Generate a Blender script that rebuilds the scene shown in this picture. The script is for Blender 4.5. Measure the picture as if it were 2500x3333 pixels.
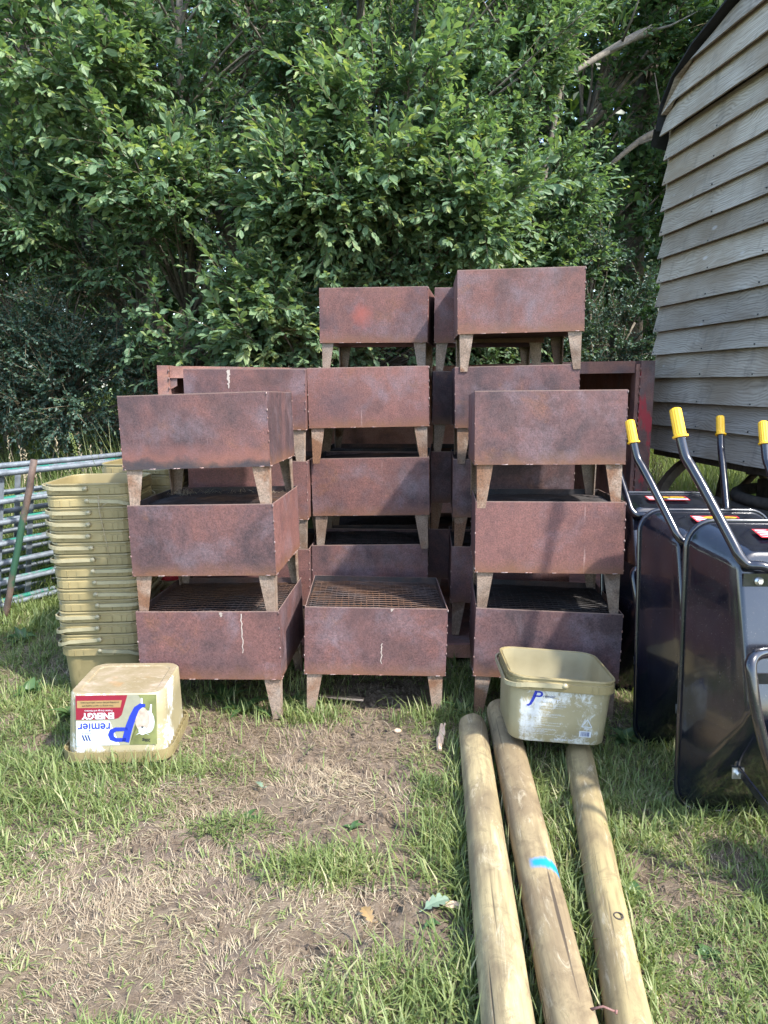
import bpy, math, random
import numpy as np
from mathutils import Matrix, Vector, Euler

for o in list(bpy.data.objects):
    bpy.data.objects.remove(o)
sc = bpy.context.scene
COL = sc.collection
R = math.radians
rng = np.random.default_rng(7)
random.seed(7)

# ------------------------------------------------------------------ camera, sky, sun, exposure
cam_d = bpy.data.cameras.new('camera')
cam = bpy.data.objects.new('camera', cam_d)
COL.objects.link(cam)
cam.location = (0, 0, 1.4)
cam.rotation_euler = (R(90 - 9.824), 0, 0)
cam_d.sensor_fit = 'VERTICAL'
cam_d.sensor_height = 36.0
cam_d.lens = 36.0 * 2411 / 3333
cam_d.clip_start = 0.05
cam_d.clip_end = 600
sc.camera = cam

SUN = Vector((0.53, -0.39, 0.755)).normalized()
w = bpy.data.worlds.new('World')
sc.world = w
w.use_nodes = True
nt = w.node_tree
nt.nodes.clear()
sky = nt.nodes.new('ShaderNodeTexSky')
sky.sky_type = 'NISHITA'
sky.sun_disc = False
sky.sun_elevation = math.asin(SUN.z)
sky.sun_rotation = math.atan2(SUN.x, SUN.y)
sky.air_density = 1.0
sky.dust_density = 1.2
bg = nt.nodes.new('ShaderNodeBackground')
bg.inputs['Strength'].default_value = 0.15
out = nt.nodes.new('ShaderNodeOutputWorld')
nt.links.new(sky.outputs[0], bg.inputs[0])
nt.links.new(bg.outputs[0], out.inputs[0])

sl = bpy.data.lights.new('sun', 'SUN')
sl.energy = 2.1
sl.angle = R(2.5)
sl.color = (1.0, 0.965, 0.90)
so = bpy.data.objects.new('sun', sl)
so.rotation_euler = SUN.to_track_quat('Z', 'Y').to_euler()
so.location = (8, -5, 12)
COL.objects.link(so)

sc.view_settings.view_transform = 'Standard'
sc.view_settings.look = 'None'
sc.view_settings.exposure = 2.25
sc.view_settings.gamma = 1.0
sc.view_settings.use_curve_mapping = False


# ------------------------------------------------------------------ node helpers
def new_mat(name):
    m = bpy.data.materials.new(name)
    m.use_nodes = True
    t = m.node_tree
    t.nodes.clear()
    o = t.nodes.new('ShaderNodeOutputMaterial')
    b = t.nodes.new('ShaderNodeBsdfPrincipled')
    t.links.new(b.outputs[0], o.inputs[0])
    return m, t, b, o


def N(t, kind, **kw):
    n = t.nodes.new(kind)
    for k, v in kw.items():
        if k in n.inputs:
            n.inputs[k].default_value = v
        else:
            setattr(n, k, v)
    return n


def L(t, a, b):
    t.links.new(a, b)


def ramp(t, fac, stops, interp='LINEAR'):
    r = t.nodes.new('ShaderNodeValToRGB')
    r.color_ramp.interpolation = interp
    el = r.color_ramp.elements
    while len(el) > 1:
        el.remove(el[-1])
    el[0].position = stops[0][0]
    c = stops[0][1]
    el[0].color = (*c, 1) if len(c) == 3 else c
    for p, c in stops[1:]:
        e = el.new(p)
        e.color = (*c, 1) if len(c) == 3 else c
    L(t, fac, r.inputs[0])
    return r.outputs[0]


def mixc(t, fac, a, b, mode='MIX'):
    m = t.nodes.new('ShaderNodeMix')
    m.data_type = 'RGBA'
    m.blend_type = mode
    for i, v in ((0, fac), (6, a), (7, b)):
        s = m.inputs[i]
        if hasattr(v, 'is_linked') or hasattr(v, 'links'):
            L(t, v, s)
        elif i == 0:
            s.default_value = v
        else:
            s.default_value = (*v, 1)
    return m.outputs[2]


def mth(t, op, a, b=0.0, c=None):
    m = t.nodes.new('ShaderNodeMath')
    m.operation = op
    for i, v in ((0, a), (1, b), (2, c)):
        if v is None:
            continue
        if hasattr(v, 'links'):
            L(t, v, m.inputs[i])
        else:
            m.inputs[i].default_value = v
    return m.outputs[0]


def coords(t, scale=(1, 1, 1), rnd=30.0, kind='Object'):
    """object coordinates shifted by the object's own random number"""
    tc = t.nodes.new('ShaderNodeTexCoord')
    mp = t.nodes.new('ShaderNodeMapping')
    L(t, tc.outputs[kind], mp.inputs['Vector'])
    if rnd:
        oi = t.nodes.new('ShaderNodeObjectInfo')
        cx = t.nodes.new('ShaderNodeCombineXYZ')
        a = mth(t, 'MULTIPLY', oi.outputs['Random'], rnd)
        b = mth(t, 'MULTIPLY', oi.outputs['Random'], rnd * 1.7)
        L(t, a, cx.inputs[0])
        L(t, b, cx.inputs[1])
        L(t, a, cx.inputs[2])
        add = t.nodes.new('ShaderNodeVectorMath')
        add.operation = 'ADD'
        L(t, mp.outputs[0], add.inputs[0])
        L(t, cx.outputs[0], add.inputs[1])
        sc_ = t.nodes.new('ShaderNodeVectorMath')
        sc_.operation = 'MULTIPLY'
        L(t, add.outputs[0], sc_.inputs[0])
        sc_.inputs[1].default_value = scale
        return sc_.outputs[0]
    mp.inputs['Scale'].default_value = scale
    return mp.outputs[0]


def noise(t, vec, scale, detail=4.0, rough=0.55, dist=0.0):
    n = t.nodes.new('ShaderNodeTexNoise')
    L(t, vec, n.inputs['Vector'])
    n.inputs['Scale'].default_value = scale
    n.inputs['Detail'].default_value = detail
    n.inputs['Roughness'].default_value = rough
    n.inputs['Distortion'].default_value = dist
    return n.outputs['Fac']


def bump(t, b, h, strength=0.3, dist=0.01):
    n = t.nodes.new('ShaderNodeBump')
    n.inputs['Strength'].default_value = strength
    n.inputs['Distance'].default_value = dist
    L(t, h, n.inputs['Height'])
    L(t, n.outputs[0], b.inputs['Normal'])
    return n


def setp(b, rough=0.6, metal=0.0, spec=None, coat=None):
    b.inputs['Roughness'].default_value = rough
    b.inputs['Metallic'].default_value = metal
    if spec is not None:
        b.inputs['Specular IOR Level'].default_value = spec
    if coat is not None:
        b.inputs['Coat Weight'].default_value = coat
        b.inputs['Coat Roughness'].default_value = 0.05


def plain(name, col, rough=0.6, metal=0.0, spec=None, coat=None, var=0.12, nscale=25, bmp=0.0):
    m, t, b, o = new_mat(name)
    v = coords(t)
    n = noise(t, v, nscale, 5)
    c2 = tuple(x * (1 - var) for x in col)
    c3 = tuple(min(1, x * (1 + var)) for x in col)
    L(t, ramp(t, n, [(0.3, c2), (0.7, c3)]), b.inputs['Base Color'])
    setp(b, rough, metal, spec, coat)
    if bmp:
        bump(t, b, n, bmp, 0.004)
    return m


# ------------------------------------------------------------------ materials
PW, PH, PD, LEG = .60, .296, .546, .178      # fire pit: width, box height, depth, leg length


def mat_rust(name, cols, speck=0.5, streak=True, edges=False):
    m, t, b, o = new_mat(name)
    v = coords(t)
    big = noise(t, v, 3.6, 5, 0.62, 0.6)
    mid = noise(t, v, 14, 6, 0.65)
    fine = noise(t, v, 150, 4, 0.75)
    f1 = mth(t, 'MULTIPLY_ADD', mid, 0.35, mth(t, 'MULTIPLY_ADD', big, 1.25, -0.3))
    oi = t.nodes.new('ShaderNodeObjectInfo')
    f1 = mth(t, 'ADD', f1, mth(t, 'MULTIPLY_ADD', oi.outputs['Random'], 0.42, -0.21))
    base = ramp(t, f1, [(0.22, cols[0]), (0.42, cols[1]), (0.56, cols[2]), (0.72, cols[3])])
    # grey mill scale bloom
    v2 = coords(t, rnd=71.0)
    bl = noise(t, v2, 5.0, 6, 0.6, 0.3)
    base = mixc(t, ramp(t, bl, [(0.52, (0, 0, 0)), (0.74, (0.75, 0.75, 0.75))]), base, cols[4])
    # orange patches
    v3 = coords(t, rnd=47.0)
    og = noise(t, v3, 4.4, 6, 0.66, 0.5)
    base = mixc(t, ramp(t, og, [(0.58, (0, 0, 0)), (0.78, (0.8, 0.8, 0.8))]), base, cols[5])
    # dark scorch near patches
    v4 = coords(t, rnd=13.0)
    dk = noise(t, v4, 3.3, 4, 0.5)
    base = mixc(t, ramp(t, dk, [(0.60, (0, 0, 0)), (0.76, (0.7, 0.7, 0.7))]), base, (0.03, 0.022, 0.022))
    # fine speckle
    sp = ramp(t, fine, [(0.34, (0.42, 0.42, 0.42)), (0.5, (1, 1, 1)), (0.66, (1.55, 1.5, 1.5))])
    base = mixc(t, speck, base, sp, 'MULTIPLY')
    if streak:
        v5 = coords(t, scale=(1, 1, 0.07), rnd=19.0)
        st = noise(t, v5, 34, 4, 0.6)
        base = mixc(t, ramp(t, st, [(0.70, (0, 0, 0)), (0.80, (0.5, 0.5, 0.5))]), base, (0.52, 0.40, 0.36))
        v6 = coords(t, scale=(1, 1, 0.12), rnd=23.0)
        st2 = noise(t, v6, 12, 5, 0.6)
        base = mixc(t, ramp(t, st2, [(0.5, (0, 0, 0)), (0.75, (0.45, 0.45, 0.45))]), base, cols[2])
    if edges:
        # crisp mottling, rust run together along the lower edge, lip worn bright
        v7 = coords(t, rnd=37.0)
        mo = noise(t, v7, 48, 9, 0.75, 0.4)
        base = mixc(t, 0.45, base, ramp(t, mo, [(0.32, (0.55, 0.52, 0.52)), (0.5, (1, 1, 1)), (0.68, (1.4, 1.32, 1.28))]), 'MULTIPLY')
        tc = t.nodes.new('ShaderNodeTexCoord')
        sx = t.nodes.new('ShaderNodeSeparateXYZ')
        L(t, tc.outputs['Object'], sx.inputs[0])
        zz = mth(t, 'ADD', sx.outputs[2], mth(t, 'MULTIPLY_ADD', mid, .10, -.05))
        base = mixc(t, ramp(t, zz, [(LEG, (.7, .7, .7)), (LEG + .022, (.35, .35, .35)), (LEG + .06, (0, 0, 0))]), base, (0.15, 0.068, 0.034))
        base = mixc(t, ramp(t, sx.outputs[2], [(LEG + PH - .0042, (0, 0, 0)), (LEG + PH - .0028, (.6, .6, .6))]), base, (0.24, 0.165, 0.135))
    L(t, base, b.inputs['Base Color'])
    L(t, ramp(t, mid, [(0.3, (0.5, 0.5, 0.5)), (0.7, (0.85, 0.85, 0.85))]), b.inputs['Roughness'])
    b.inputs['Specular IOR Level'].default_value = 0.35
    warp = noise(t, v, 3.0, 1, 0.4)
    bump(t, b, mth(t, 'ADD', mth(t, 'ADD', fine, mth(t, 'MULTIPLY', mid, 0.8)), mth(t, 'MULTIPLY', warp, 6.0)), 0.35, 0.003)
    return m


M = {}
RUST = [(0.052, 0.032, 0.034), (0.094, 0.050, 0.049), (0.118, 0.056, 0.050), (0.148, 0.068, 0.058), (0.140, 0.108, 0.122), (0.165, 0.072, 0.036)]
M['rust'] = mat_rust('rusted_sheet', RUST, speck=0.6, edges=True)
M['rust_inside'] = mat_rust('scorched_sheet', [(0.012, 0.012, 0.014), (0.025, 0.02, 0.02), (0.05, 0.03, 0.025),
                                               (0.08, 0.04, 0.03), (0.06, 0.06, 0.08), (0.10, 0.045, 0.02)], streak=False)
M['leg'] = mat_rust('rusty_leg', [(0.085, 0.05, 0.032), (0.165, 0.115, 0.083), (0.23, 0.168, 0.125), (0.14, 0.070, 0.038),
                                  (0.26, 0.225, 0.19), (0.17, 0.068, 0.026)], speck=0.8)
M['grate'] = mat_rust('rusty_grate', [(0.014, 0.011, 0.010), (0.026, 0.017, 0.014), (0.042, 0.022, 0.015), (0.075, 0.036, 0.018),
                                      (0.06, 0.055, 0.055), (0.13, 0.058, 0.022)], streak=False)
M['frame'] = mat_rust('container_steel', [(0.09, 0.052, 0.046), (0.17, 0.085, 0.072), (0.24, 0.115, 0.085), (0.30, 0.155, 0.125),
                                          (0.13, 0.12, 0.125), (0.33, 0.16, 0.10)])
M['seam'] = mat_rust('weld_metal', [(0.08, 0.05, 0.045), (0.16, 0.09, 0.08), (0.30, 0.22, 0.20), (0.2, 0.10, 0.08),
                                    (0.30, 0.26, 0.25), (0.25, 0.12, 0.06)], streak=False)
M['ash'] = plain('ash', (0.015, 0.013, 0.012), 0.95, var=0.5, nscale=60)


def mat_post_red():
    m = M['frame'].copy()
    m.name = 'container_post_red'
    t = m.node_tree
    b = [n for n in t.nodes if n.type == 'BSDF_PRINCIPLED'][0]
    old = b.inputs['Base Color'].links[0].from_socket
    v = coords(t, scale=(1, 1, 0.35), rnd=11.0)
    n = noise(t, v, 11, 6, 0.7)
    L(t, mixc(t, ramp(t, n, [(0.52, (0, 0, 0)), (0.60, (0.85, 0.85, 0.85))]), old, (0.42, 0.035, 0.045)), b.inputs['Base Color'])
    return m


M['frame_red'] = mat_post_red()


def mat_plastic(name, worn=0.0):
    m, t, b, o = new_mat(name)
    v = coords(t)
    n = noise(t, v, 9, 5)
    c = ramp(t, n, [(0.3, (0.210, 0.168, 0.080)), (0.7, (0.285, 0.232, 0.120))])
    d = noise(t, coords(t, rnd=55.0), 40, 6, 0.7)
    c = mixc(t, ramp(t, d, [(0.62, (0, 0, 0)), (0.75, (0.4, 0.4, 0.4))]), c, (0.34, 0.31, 0.215))
    if worn:
        v2 = coords(t, rnd=5.0)
        c = ramp(t, n, [(0.3, (0.235, 0.205, 0.125)), (0.7, (0.31, 0.275, 0.175))])
        a = noise(t, v2, 7, 3, 0.6)
        f = noise(t, coords(t, scale=(1, 1, 0.8), rnd=5.0), 42, 8, 0.8, 1.2)
        k = mth(t, 'ADD', mth(t, 'MULTIPLY', a, 0.9), mth(t, 'MULTIPLY', f, 0.75))
        if worn > .5:
            tc = t.nodes.new('ShaderNodeTexCoord')
            sx = t.nodes.new('ShaderNodeSeparateXYZ')
            L(t, tc.outputs['Object'], sx.inputs[0])
            fr = mth(t, 'MULTIPLY_ADD', sx.outputs[1], -1.0, mth(t, 'MULTIPLY', sx.outputs[2], -.052))
            k = mth(t, 'MULTIPLY', k, ramp(t, fr, [(.160, (.75, .75, .75)), (.168, (1, 1, 1))]))
        c = mixc(t, ramp(t, k, [(0.92 - worn * 0.11, (0, 0, 0)), (0.99 - worn * .06, (0.8, 0.8, 0.8))]), c, (0.58, 0.61, 0.64))
    oi = t.nodes.new('ShaderNodeObjectInfo')
    c = mixc(t, 1.0, c, ramp(t, oi.outputs['Random'], [(0, (0.80, 0.80, 0.76)), (1, (1.10, 1.08, 1.02))]), 'MULTIPLY')
    L(t, c, b.inputs['Base Color'])
    setp(b, 0.42, 0, 0.45)
    b.inputs['Subsurface Weight'].default_value = 0.0
    bump(t, b, d, 0.08, 0.003)
    return m


M['tan'] = mat_plastic('tan_plastic')
M['strap'] = plain('pale_strap_plastic', (0.29, 0.255, 0.155), 0.35, var=0.12)
M['tan_worn'] = mat_plastic('worn_plastic', 1.0)
M['tan_up'] = mat_plastic('faded_plastic', 0.35)
M['red_plastic'] = plain('red_plastic', (0.42, 0.02, 0.03), 0.35, var=0.1)


def mat_dirty_base():
    m, t, b, o = new_mat('muddy_plastic_base')
    v = coords(t)
    n = noise(t, v, 12, 7, 0.65)
    c = ramp(t, n, [(0.3, (0.18, 0.14, 0.07)), (0.55, (0.225, 0.178, 0.105)), (0.7, (0.32, 0.255, 0.19))])
    s = noise(t, coords(t, scale=(1, 2.5, 1), rnd=9.0), 30, 7, 0.75, 1.5)
    c = mixc(t, ramp(t, s, [(0.56, (0, 0, 0)), (0.66, (0.6, 0.6, 0.6))]), c, (0.44, 0.39, 0.31))
    k = noise(t, coords(t, rnd=33.0), 6, 4, 0.6)
    c = mixc(t, ramp(t, k, [(0.60, (0, 0, 0)), (0.75, (0.7, 0.7, 0.7))]), c, (0.33, 0.16, 0.05))
    L(t, c, b.inputs['Base Color'])
    setp(b, 0.55)
    bump(t, b, n, 0.1, 0.003)
    return m


M['tan_base'] = mat_dirty_base()
M['p_white'] = plain('print_white', (0.480, 0.504, 0.528), 0.4, var=0.06)
M['p_red'] = plain('print_red', (0.186, 0.007, 0.022), 0.4, var=0.08)
M['p_blue'] = plain('print_blue', (0.011, 0.028, 0.310), 0.4, var=0.08)
M['p_navy'] = plain('print_navy', (0.019, 0.037, 0.136), 0.4, var=0.08)
M['p_tan'] = plain('print_tan', (0.248, 0.161, 0.068), 0.4, var=0.08)
M['p_green'] = plain('print_field', (0.130, 0.140, 0.050), 0.4, var=0.45, nscale=14)
M['p_grey'] = plain('print_grey', (0.223, 0.217, 0.155), 0.4, var=0.1)
M['p_fleece'] = plain('print_fleece', (0.347, 0.279, 0.223), 0.4, var=0.25, nscale=60)
M['p_black'] = plain('print_black', (0.02, 0.02, 0.02), 0.4)
M['p_redb'] = plain('sticker_red', (0.55, 0.02, 0.03), 0.35)
M['p_yel'] = plain('sticker_yellow', (0.75, 0.52, 0.03), 0.35)
M['black'] = plain('black_gloss_paint', (0.004, 0.005, 0.010), 0.17, 0.0, 0.5, 0.5, var=0.3, nscale=8)
def dusty(m):
    t = m.node_tree
    b = [n for n in t.nodes if n.type == 'BSDF_PRINCIPLED'][0]
    n = noise(t, coords(t), 7, 6, 0.7, 0.6)
    L(t, ramp(t, n, [(0.35, (0.10, 0.10, 0.10)), (0.7, (0.30, 0.30, 0.30))]), b.inputs['Roughness'])
    old = b.inputs['Base Color'].links[0].from_socket
    f = noise(t, coords(t, rnd=9.0), 240, 2, 0.6)
    g = noise(t, coords(t, rnd=15.0), 5, 4, 0.6)
    k = mth(t, 'MULTIPLY', ramp(t, f, [(0.66, (0, 0, 0)), (0.72, (1, 1, 1))]), ramp(t, g, [(0.4, (0, 0, 0)), (0.7, (.8, .8, .8))]))
    k = mth(t, 'ADD', k, mth(t, 'MULTIPLY', ramp(t, g, [(0.5, (0, 0, 0)), (0.8, (1, 1, 1))]), .05))
    L(t, mixc(t, k, old, (0.16, 0.14, 0.12)), b.inputs['Base Color'])


dusty(M['black'])
M['yellow'] = plain('yellow_grip_plastic', (0.78, 0.42, 0.015), 0.4, var=0.08)
M['zinc'] = plain('zinc_bolt', (0.6, 0.6, 0.58), 0.3, 0.9)
M['rubber'] = plain('rubber', (0.015, 0.015, 0.015), 0.8)


def mat_galv(name, green):
    m, t, b, o = new_mat(name)
    v = coords(t)
    n = noise(t, v, 18, 6, 0.7)
    c = ramp(t, n, [(0.3, (0.085, 0.10, 0.115)), (0.7, (0.21, 0.235, 0.26))])
    if green:
        g = noise(t, coords(t, rnd=3.0), 9, 6, 0.7)
        c = mixc(t, ramp(t, g, [(0.60 - green * 0.22, (0, 0, 0)), (0.68 - green * 0.22, (1, 1, 1))]), c, (0.015, 0.17, 0.12))
        r = noise(t, coords(t, rnd=8.0), 22, 5, 0.7)
        c = mixc(t, ramp(t, r, [(0.64, (0, 0, 0)), (0.72, (0.8, 0.8, 0.8))]), c, (0.16, 0.07, 0.04))
    L(t, c, b.inputs['Base Color'])
    setp(b, 0.5, 0.25)
    bump(t, b, n, 0.1, 0.003)
    return m


M['galv'] = mat_galv('galvanised_tube', 0)
M['galv_green'] = mat_galv('green_painted_tube', 0.6)


def mat_pipe():
    m, t, b, o = new_mat('rusty_green_pipe')
    n = noise(t, coords(t), 10, 6, 0.7)
    c = ramp(t, n, [(0.35, (0.05, 0.034, 0.026)), (0.6, (0.13, 0.085, 0.065))])
    tc = t.nodes.new('ShaderNodeTexCoord')
    sx = t.nodes.new('ShaderNodeSeparateXYZ')
    L(t, tc.outputs['Object'], sx.inputs[0])
    k = ramp(t, mth(t, 'ADD', mth(t, 'MULTIPLY', sx.outputs[2], 1.0), mth(t, 'MULTIPLY_ADD', n, 0.6, -0.3)),
             [(0.24, (0, 0, 0)), (0.34, (1, 1, 1)), (0.62, (1, 1, 1)), (0.70, (0, 0, 0))])
    c = mixc(t, k, c, (0.018, 0.065, 0.034))
    L(t, c, b.inputs['Base Color'])
    setp(b, 0.7)
    bump(t, b, n, 0.3, 0.004)
    return m


M['pipe'] = mat_pipe()


def mat_timber(name, axis, light, dark, blue=None, brown=0.5):
    """round treated post; axis 1 = grain along local y"""
    m, t, b, o = new_mat(name)
    sc_ = [1, 1, 1]
    sc_[axis] = 0.06
    g = noise(t, coords(t, scale=tuple(sc_)), 45, 6, 0.65, 0.4)
    big = noise(t, coords(t, scale=(1, 0.5, 1), rnd=14.0), 6.5, 5, 0.6, 0.5)
    c = ramp(t, g, [(0.28, tuple(x * 0.50 for x in light)), (0.48, light), (0.72, tuple(min(1, x * 1.3) for x in light))])
    c = mixc(t, ramp(t, big, [(0.40, (0, 0, 0)), (0.60, (brown, brown, brown))]), c, dark)
    mud = noise(t, coords(t, scale=(1, .7, 1), rnd=51.0), 17, 7, 0.75, 0.8)
    c = mixc(t, ramp(t, mud, [(0.50, (0, 0, 0)), (0.64, (.6, .6, .6))]), c, tuple(x * .75 for x in dark))
    sc_[axis] = 0.25
    w_ = noise(t, coords(t, scale=tuple(sc_), rnd=21.0), 22, 7, 0.8, 1.2)
    c = mixc(t, ramp(t, w_, [(0.55, (0, 0, 0)), (0.66, (0.65, 0.65, 0.65))]), c, (0.40, 0.345, 0.235))
    sc_[axis] = 0.02
    cr = noise(t, coords(t, scale=tuple(sc_), rnd=4.0), 46, 2, 0.5)
    crk = ramp(t, cr, [(0.30, (1, 1, 1)), (0.345, (0, 0, 0))])
    c = mixc(t, crk, c, (0.06, 0.045, 0.03))
    if blue is not None:
        tc = t.nodes.new('ShaderNodeTexCoord')
        sx = t.nodes.new('ShaderNodeSeparateXYZ')
        L(t, tc.outputs['Object'], sx.inputs[0])
        d = mth(t, 'ABSOLUTE', mth(t, 'SUBTRACT', sx.outputs[1], blue))
        d = mth(t, 'ADD', d, mth(t, 'MULTIPLY_ADD', g, 0.03, -0.015))
        k = ramp(t, d, [(0.010, (1, 1, 1)), (0.026, (0, 0, 0))])
        k2 = ramp(t, mth(t, 'ADD', mth(t, 'MULTIPLY', sx.outputs[0], -1.0), mth(t, 'MULTIPLY_ADD', g, 0.02, 0.02)), [(0.0, (0, 0, 0)), (0.016, (1, 1, 1))])
        k3 = ramp(t, sx.outputs[2], [(0.0, (0, 0, 0)), (0.02, (1, 1, 1))])
        k = mth(t, 'MULTIPLY', mth(t, 'MULTIPLY', k, k2), k3)
        c = mixc(t, k, c, (0.008, 0.20, 0.48))
    L(t, c, b.inputs['Base Color'])
    setp(b, 0.75, 0, 0.25)
    bump(t, b, mth(t, 'SUBTRACT', g, mth(t, 'MULTIPLY', crk, 1.5)), 0.35, 0.004)
    return m


M['post_a'] = mat_timber('treated_post_pale', 1, (0.30, 0.24, 0.128), (0.155, 0.118, 0.07), None, 0.8)
M['post_b'] = mat_timber('treated_post_brown', 1, (0.28, 0.218, 0.118), (0.145, 0.105, 0.062), 0.0, 0.75)
M['post_c'] = mat_timber('treated_post_plain', 1, (0.26, 0.205, 0.10), (0.17, 0.128, 0.07), None, 0.6)
M['post_end'] = plain('sawn_end', (0.33, 0.25, 0.14), 0.8, var=0.35, nscale=40)
M['chip'] = mat_timber('fresh_split_wood', 1, (0.58, 0.42, 0.29), (0.48, 0.33, 0.22), None, 0.3)


def mat_board():
    m, t, b, o = new_mat('weathered_board')
    vec = coords(t, scale=(0.25, 1, 1), rnd=40.0)
    dis = noise(t, coords(t, scale=(0.6, 1, 1), rnd=40.0), 3.2, 3, 0.5)
    wv = t.nodes.new('ShaderNodeTexWave')
    wv.wave_type = 'BANDS'
    wv.bands_direction = 'Z'
    add = t.nodes.new('ShaderNodeVectorMath')
    add.operation = 'ADD'
    cx = t.nodes.new('ShaderNodeCombineXYZ')
    L(t, mth(t, 'MULTIPLY', dis, 0.22), cx.inputs[2])
    L(t, vec, add.inputs[0])
    L(t, cx.outputs[0], add.inputs[1])
    L(t, add.outputs[0], wv.inputs['Vector'])
    wv.inputs['Scale'].default_value = 21
    wv.inputs['Distortion'].default_value = 2.4
    wv.inputs['Detail'].default_value = 3
    wv.inputs['Detail Scale'].default_value = 2.0
    fine = noise(t, coords(t, scale=(0.03, 1, 1), rnd=17.0), 120, 5, 0.7)
    big = noise(t, coords(t, scale=(0.5, 1, 1), rnd=29.0), 4.0, 4, 0.55)
    f = mth(t, 'ADD', mth(t, 'MULTIPLY', wv.outputs['Fac'], 0.16), mth(t, 'MULTIPLY', fine, 0.70))
    c = ramp(t, f, [(0.20, (0.13, 0.106, 0.082)), (0.40, (0.355, 0.310, 0.255)), (0.74, (0.58, 0.52, 0.445))])
    c = mixc(t, ramp(t, big, [(0.42, (0, 0, 0)), (0.66, (0.7, 0.7, 0.7))]), c, (0.235, 0.18, 0.125))
    stn = noise(t, coords(t, scale=(1, 1, .25), rnd=77.0), 9, 6, 0.7)
    c = mixc(t, ramp(t, stn, [(0.54, (0, 0, 0)), (0.72, (0.6, 0.6, 0.6))]), c, (0.15, 0.135, 0.115))
    # knots
    vo = t.nodes.new('ShaderNodeTexVoronoi')
    L(t, coords(t, scale=(0.55, 1, 1.3), rnd=63.0), vo.inputs['Vector'])
    vo.inputs['Scale'].default_value = 4.5
    kn = ramp(t, vo.outputs['Distance'], [(0.0, (1, 1, 1)), (0.05, (0.9, 0.9, 0.9)), (0.09, (0, 0, 0))])
    c = mixc(t, kn, c, (0.47, 0.43, 0.40))
    kd = ramp(t, vo.outputs['Distance'], [(0.018, (1, 1, 1)), (0.03, (0, 0, 0))])
    c = mixc(t, kd, c, (0.10, 0.075, 0.055))
    oi = t.nodes.new('ShaderNodeObjectInfo')
    c = mixc(t, 0.55, c, ramp(t, oi.outputs['Random'], [(0, (0.62, 0.60, 0.58)), (0.5, (1, 1, 1)), (1, (1.25, 1.18, 1.06))]), 'MULTIPLY')
    L(t, c, b.inputs['Base Color'])
    setp(b, 0.8, 0, 0.3)
    bump(t, b, f, 0.35, 0.003)
    return m


M['board'] = mat_board()
M['felt'] = plain('roof_felt', (0.012, 0.012, 0.013), 0.8, var=0.4)
M['dark_timber'] = plain('dark_timber', (0.045, 0.035, 0.026), 0.85, var=0.5, nscale=30, bmp=0.3)
M['iron_wheel'] = plain('wheel_timber', (0.11, 0.085, 0.06), 0.8, var=0.4, nscale=18, bmp=0.3)


def mat_leaf(name, dark, mid, lite, tip, trans=0.35, rough=0.38, spec=0.5):
    m = bpy.data.materials.new(name)
    m.use_nodes = True
    t = m.node_tree
    t.nodes.clear()
    o = t.nodes.new('ShaderNodeOutputMaterial')
    b = t.nodes.new('ShaderNodeBsdfPrincipled')
    tr = t.nodes.new('ShaderNodeBsdfTranslucent')
    mx = t.nodes.new('ShaderNodeMixShader')
    at = t.nodes.new('ShaderNodeAttribute')
    at.attribute_name = 'tint'
    c = ramp(t, at.outputs['Fac'], [(0.0, dark), (0.45, mid), (0.85, lite), (1.0, tip)])
    L(t, c, b.inputs['Base Color'])
    tcx = mixc(t, 1.0, c, (1.25, 1.25, 0.55), 'MULTIPLY')
    L(t, tcx, tr.inputs['Color'])
    b.inputs['Roughness'].default_value = rough
    b.inputs['Specular IOR Level'].default_value = spec
    mx.inputs[0].default_value = trans
    L(t, b.outputs[0], mx.inputs[1])
    L(t, tr.outputs[0], mx.inputs[2])
    L(t, mx.outputs[0], o.inputs[0])
    return m


M['leaf_willow'] = mat_leaf('willow_leaf', (0.060, 0.112, 0.062), (0.102, 0.176, 0.090), (0.172, 0.252, 0.125), (0.30, 0.34, 0.13), 0.42, 0.5, 0.4)
M['leaf_oak'] = mat_leaf('oak_leaf_green', (0.042, 0.084, 0.042), (0.072, 0.130, 0.058), (0.115, 0.175, 0.066), (0.20, 0.24, 0.07), 0.42, 0.5, 0.35)
M['leaf_thorn'] = mat_leaf('thorn_leaf', (0.030, 0.062, 0.046), (0.048, 0.092, 0.066), (0.075, 0.125, 0.080), (0.11, 0.17, 0.07), 0.3, 0.45, 0.5)
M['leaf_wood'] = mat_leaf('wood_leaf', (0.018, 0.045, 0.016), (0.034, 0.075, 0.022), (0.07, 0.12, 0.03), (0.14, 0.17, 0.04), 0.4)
M['grass'] = mat_leaf('grass_blade', (0.070, 0.110, 0.036), (0.145, 0.195, 0.064), (0.235, 0.275, 0.105), (0.40, 0.38, 0.21), 0.42, 0.5, 0.3)
M['straw'] = mat_leaf('dry_grass', (0.17, 0.125, 0.085), (0.29, 0.225, 0.155), (0.41, 0.335, 0.23), (0.50, 0.44, 0.31), 0.25, 0.6, 0.3)
M['bark'] = plain('bark', (0.105, 0.085, 0.062), 0.9, var=0.5, nscale=26, bmp=0.5)
M['twig'] = plain('twig_bark', (0.13, 0.10, 0.06), 0.85, var=0.4, nscale=14)
M['bark_pale'] = plain('pale_bark', (0.125, 0.108, 0.085), 0.9, var=0.4, nscale=30, bmp=0.4)


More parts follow.
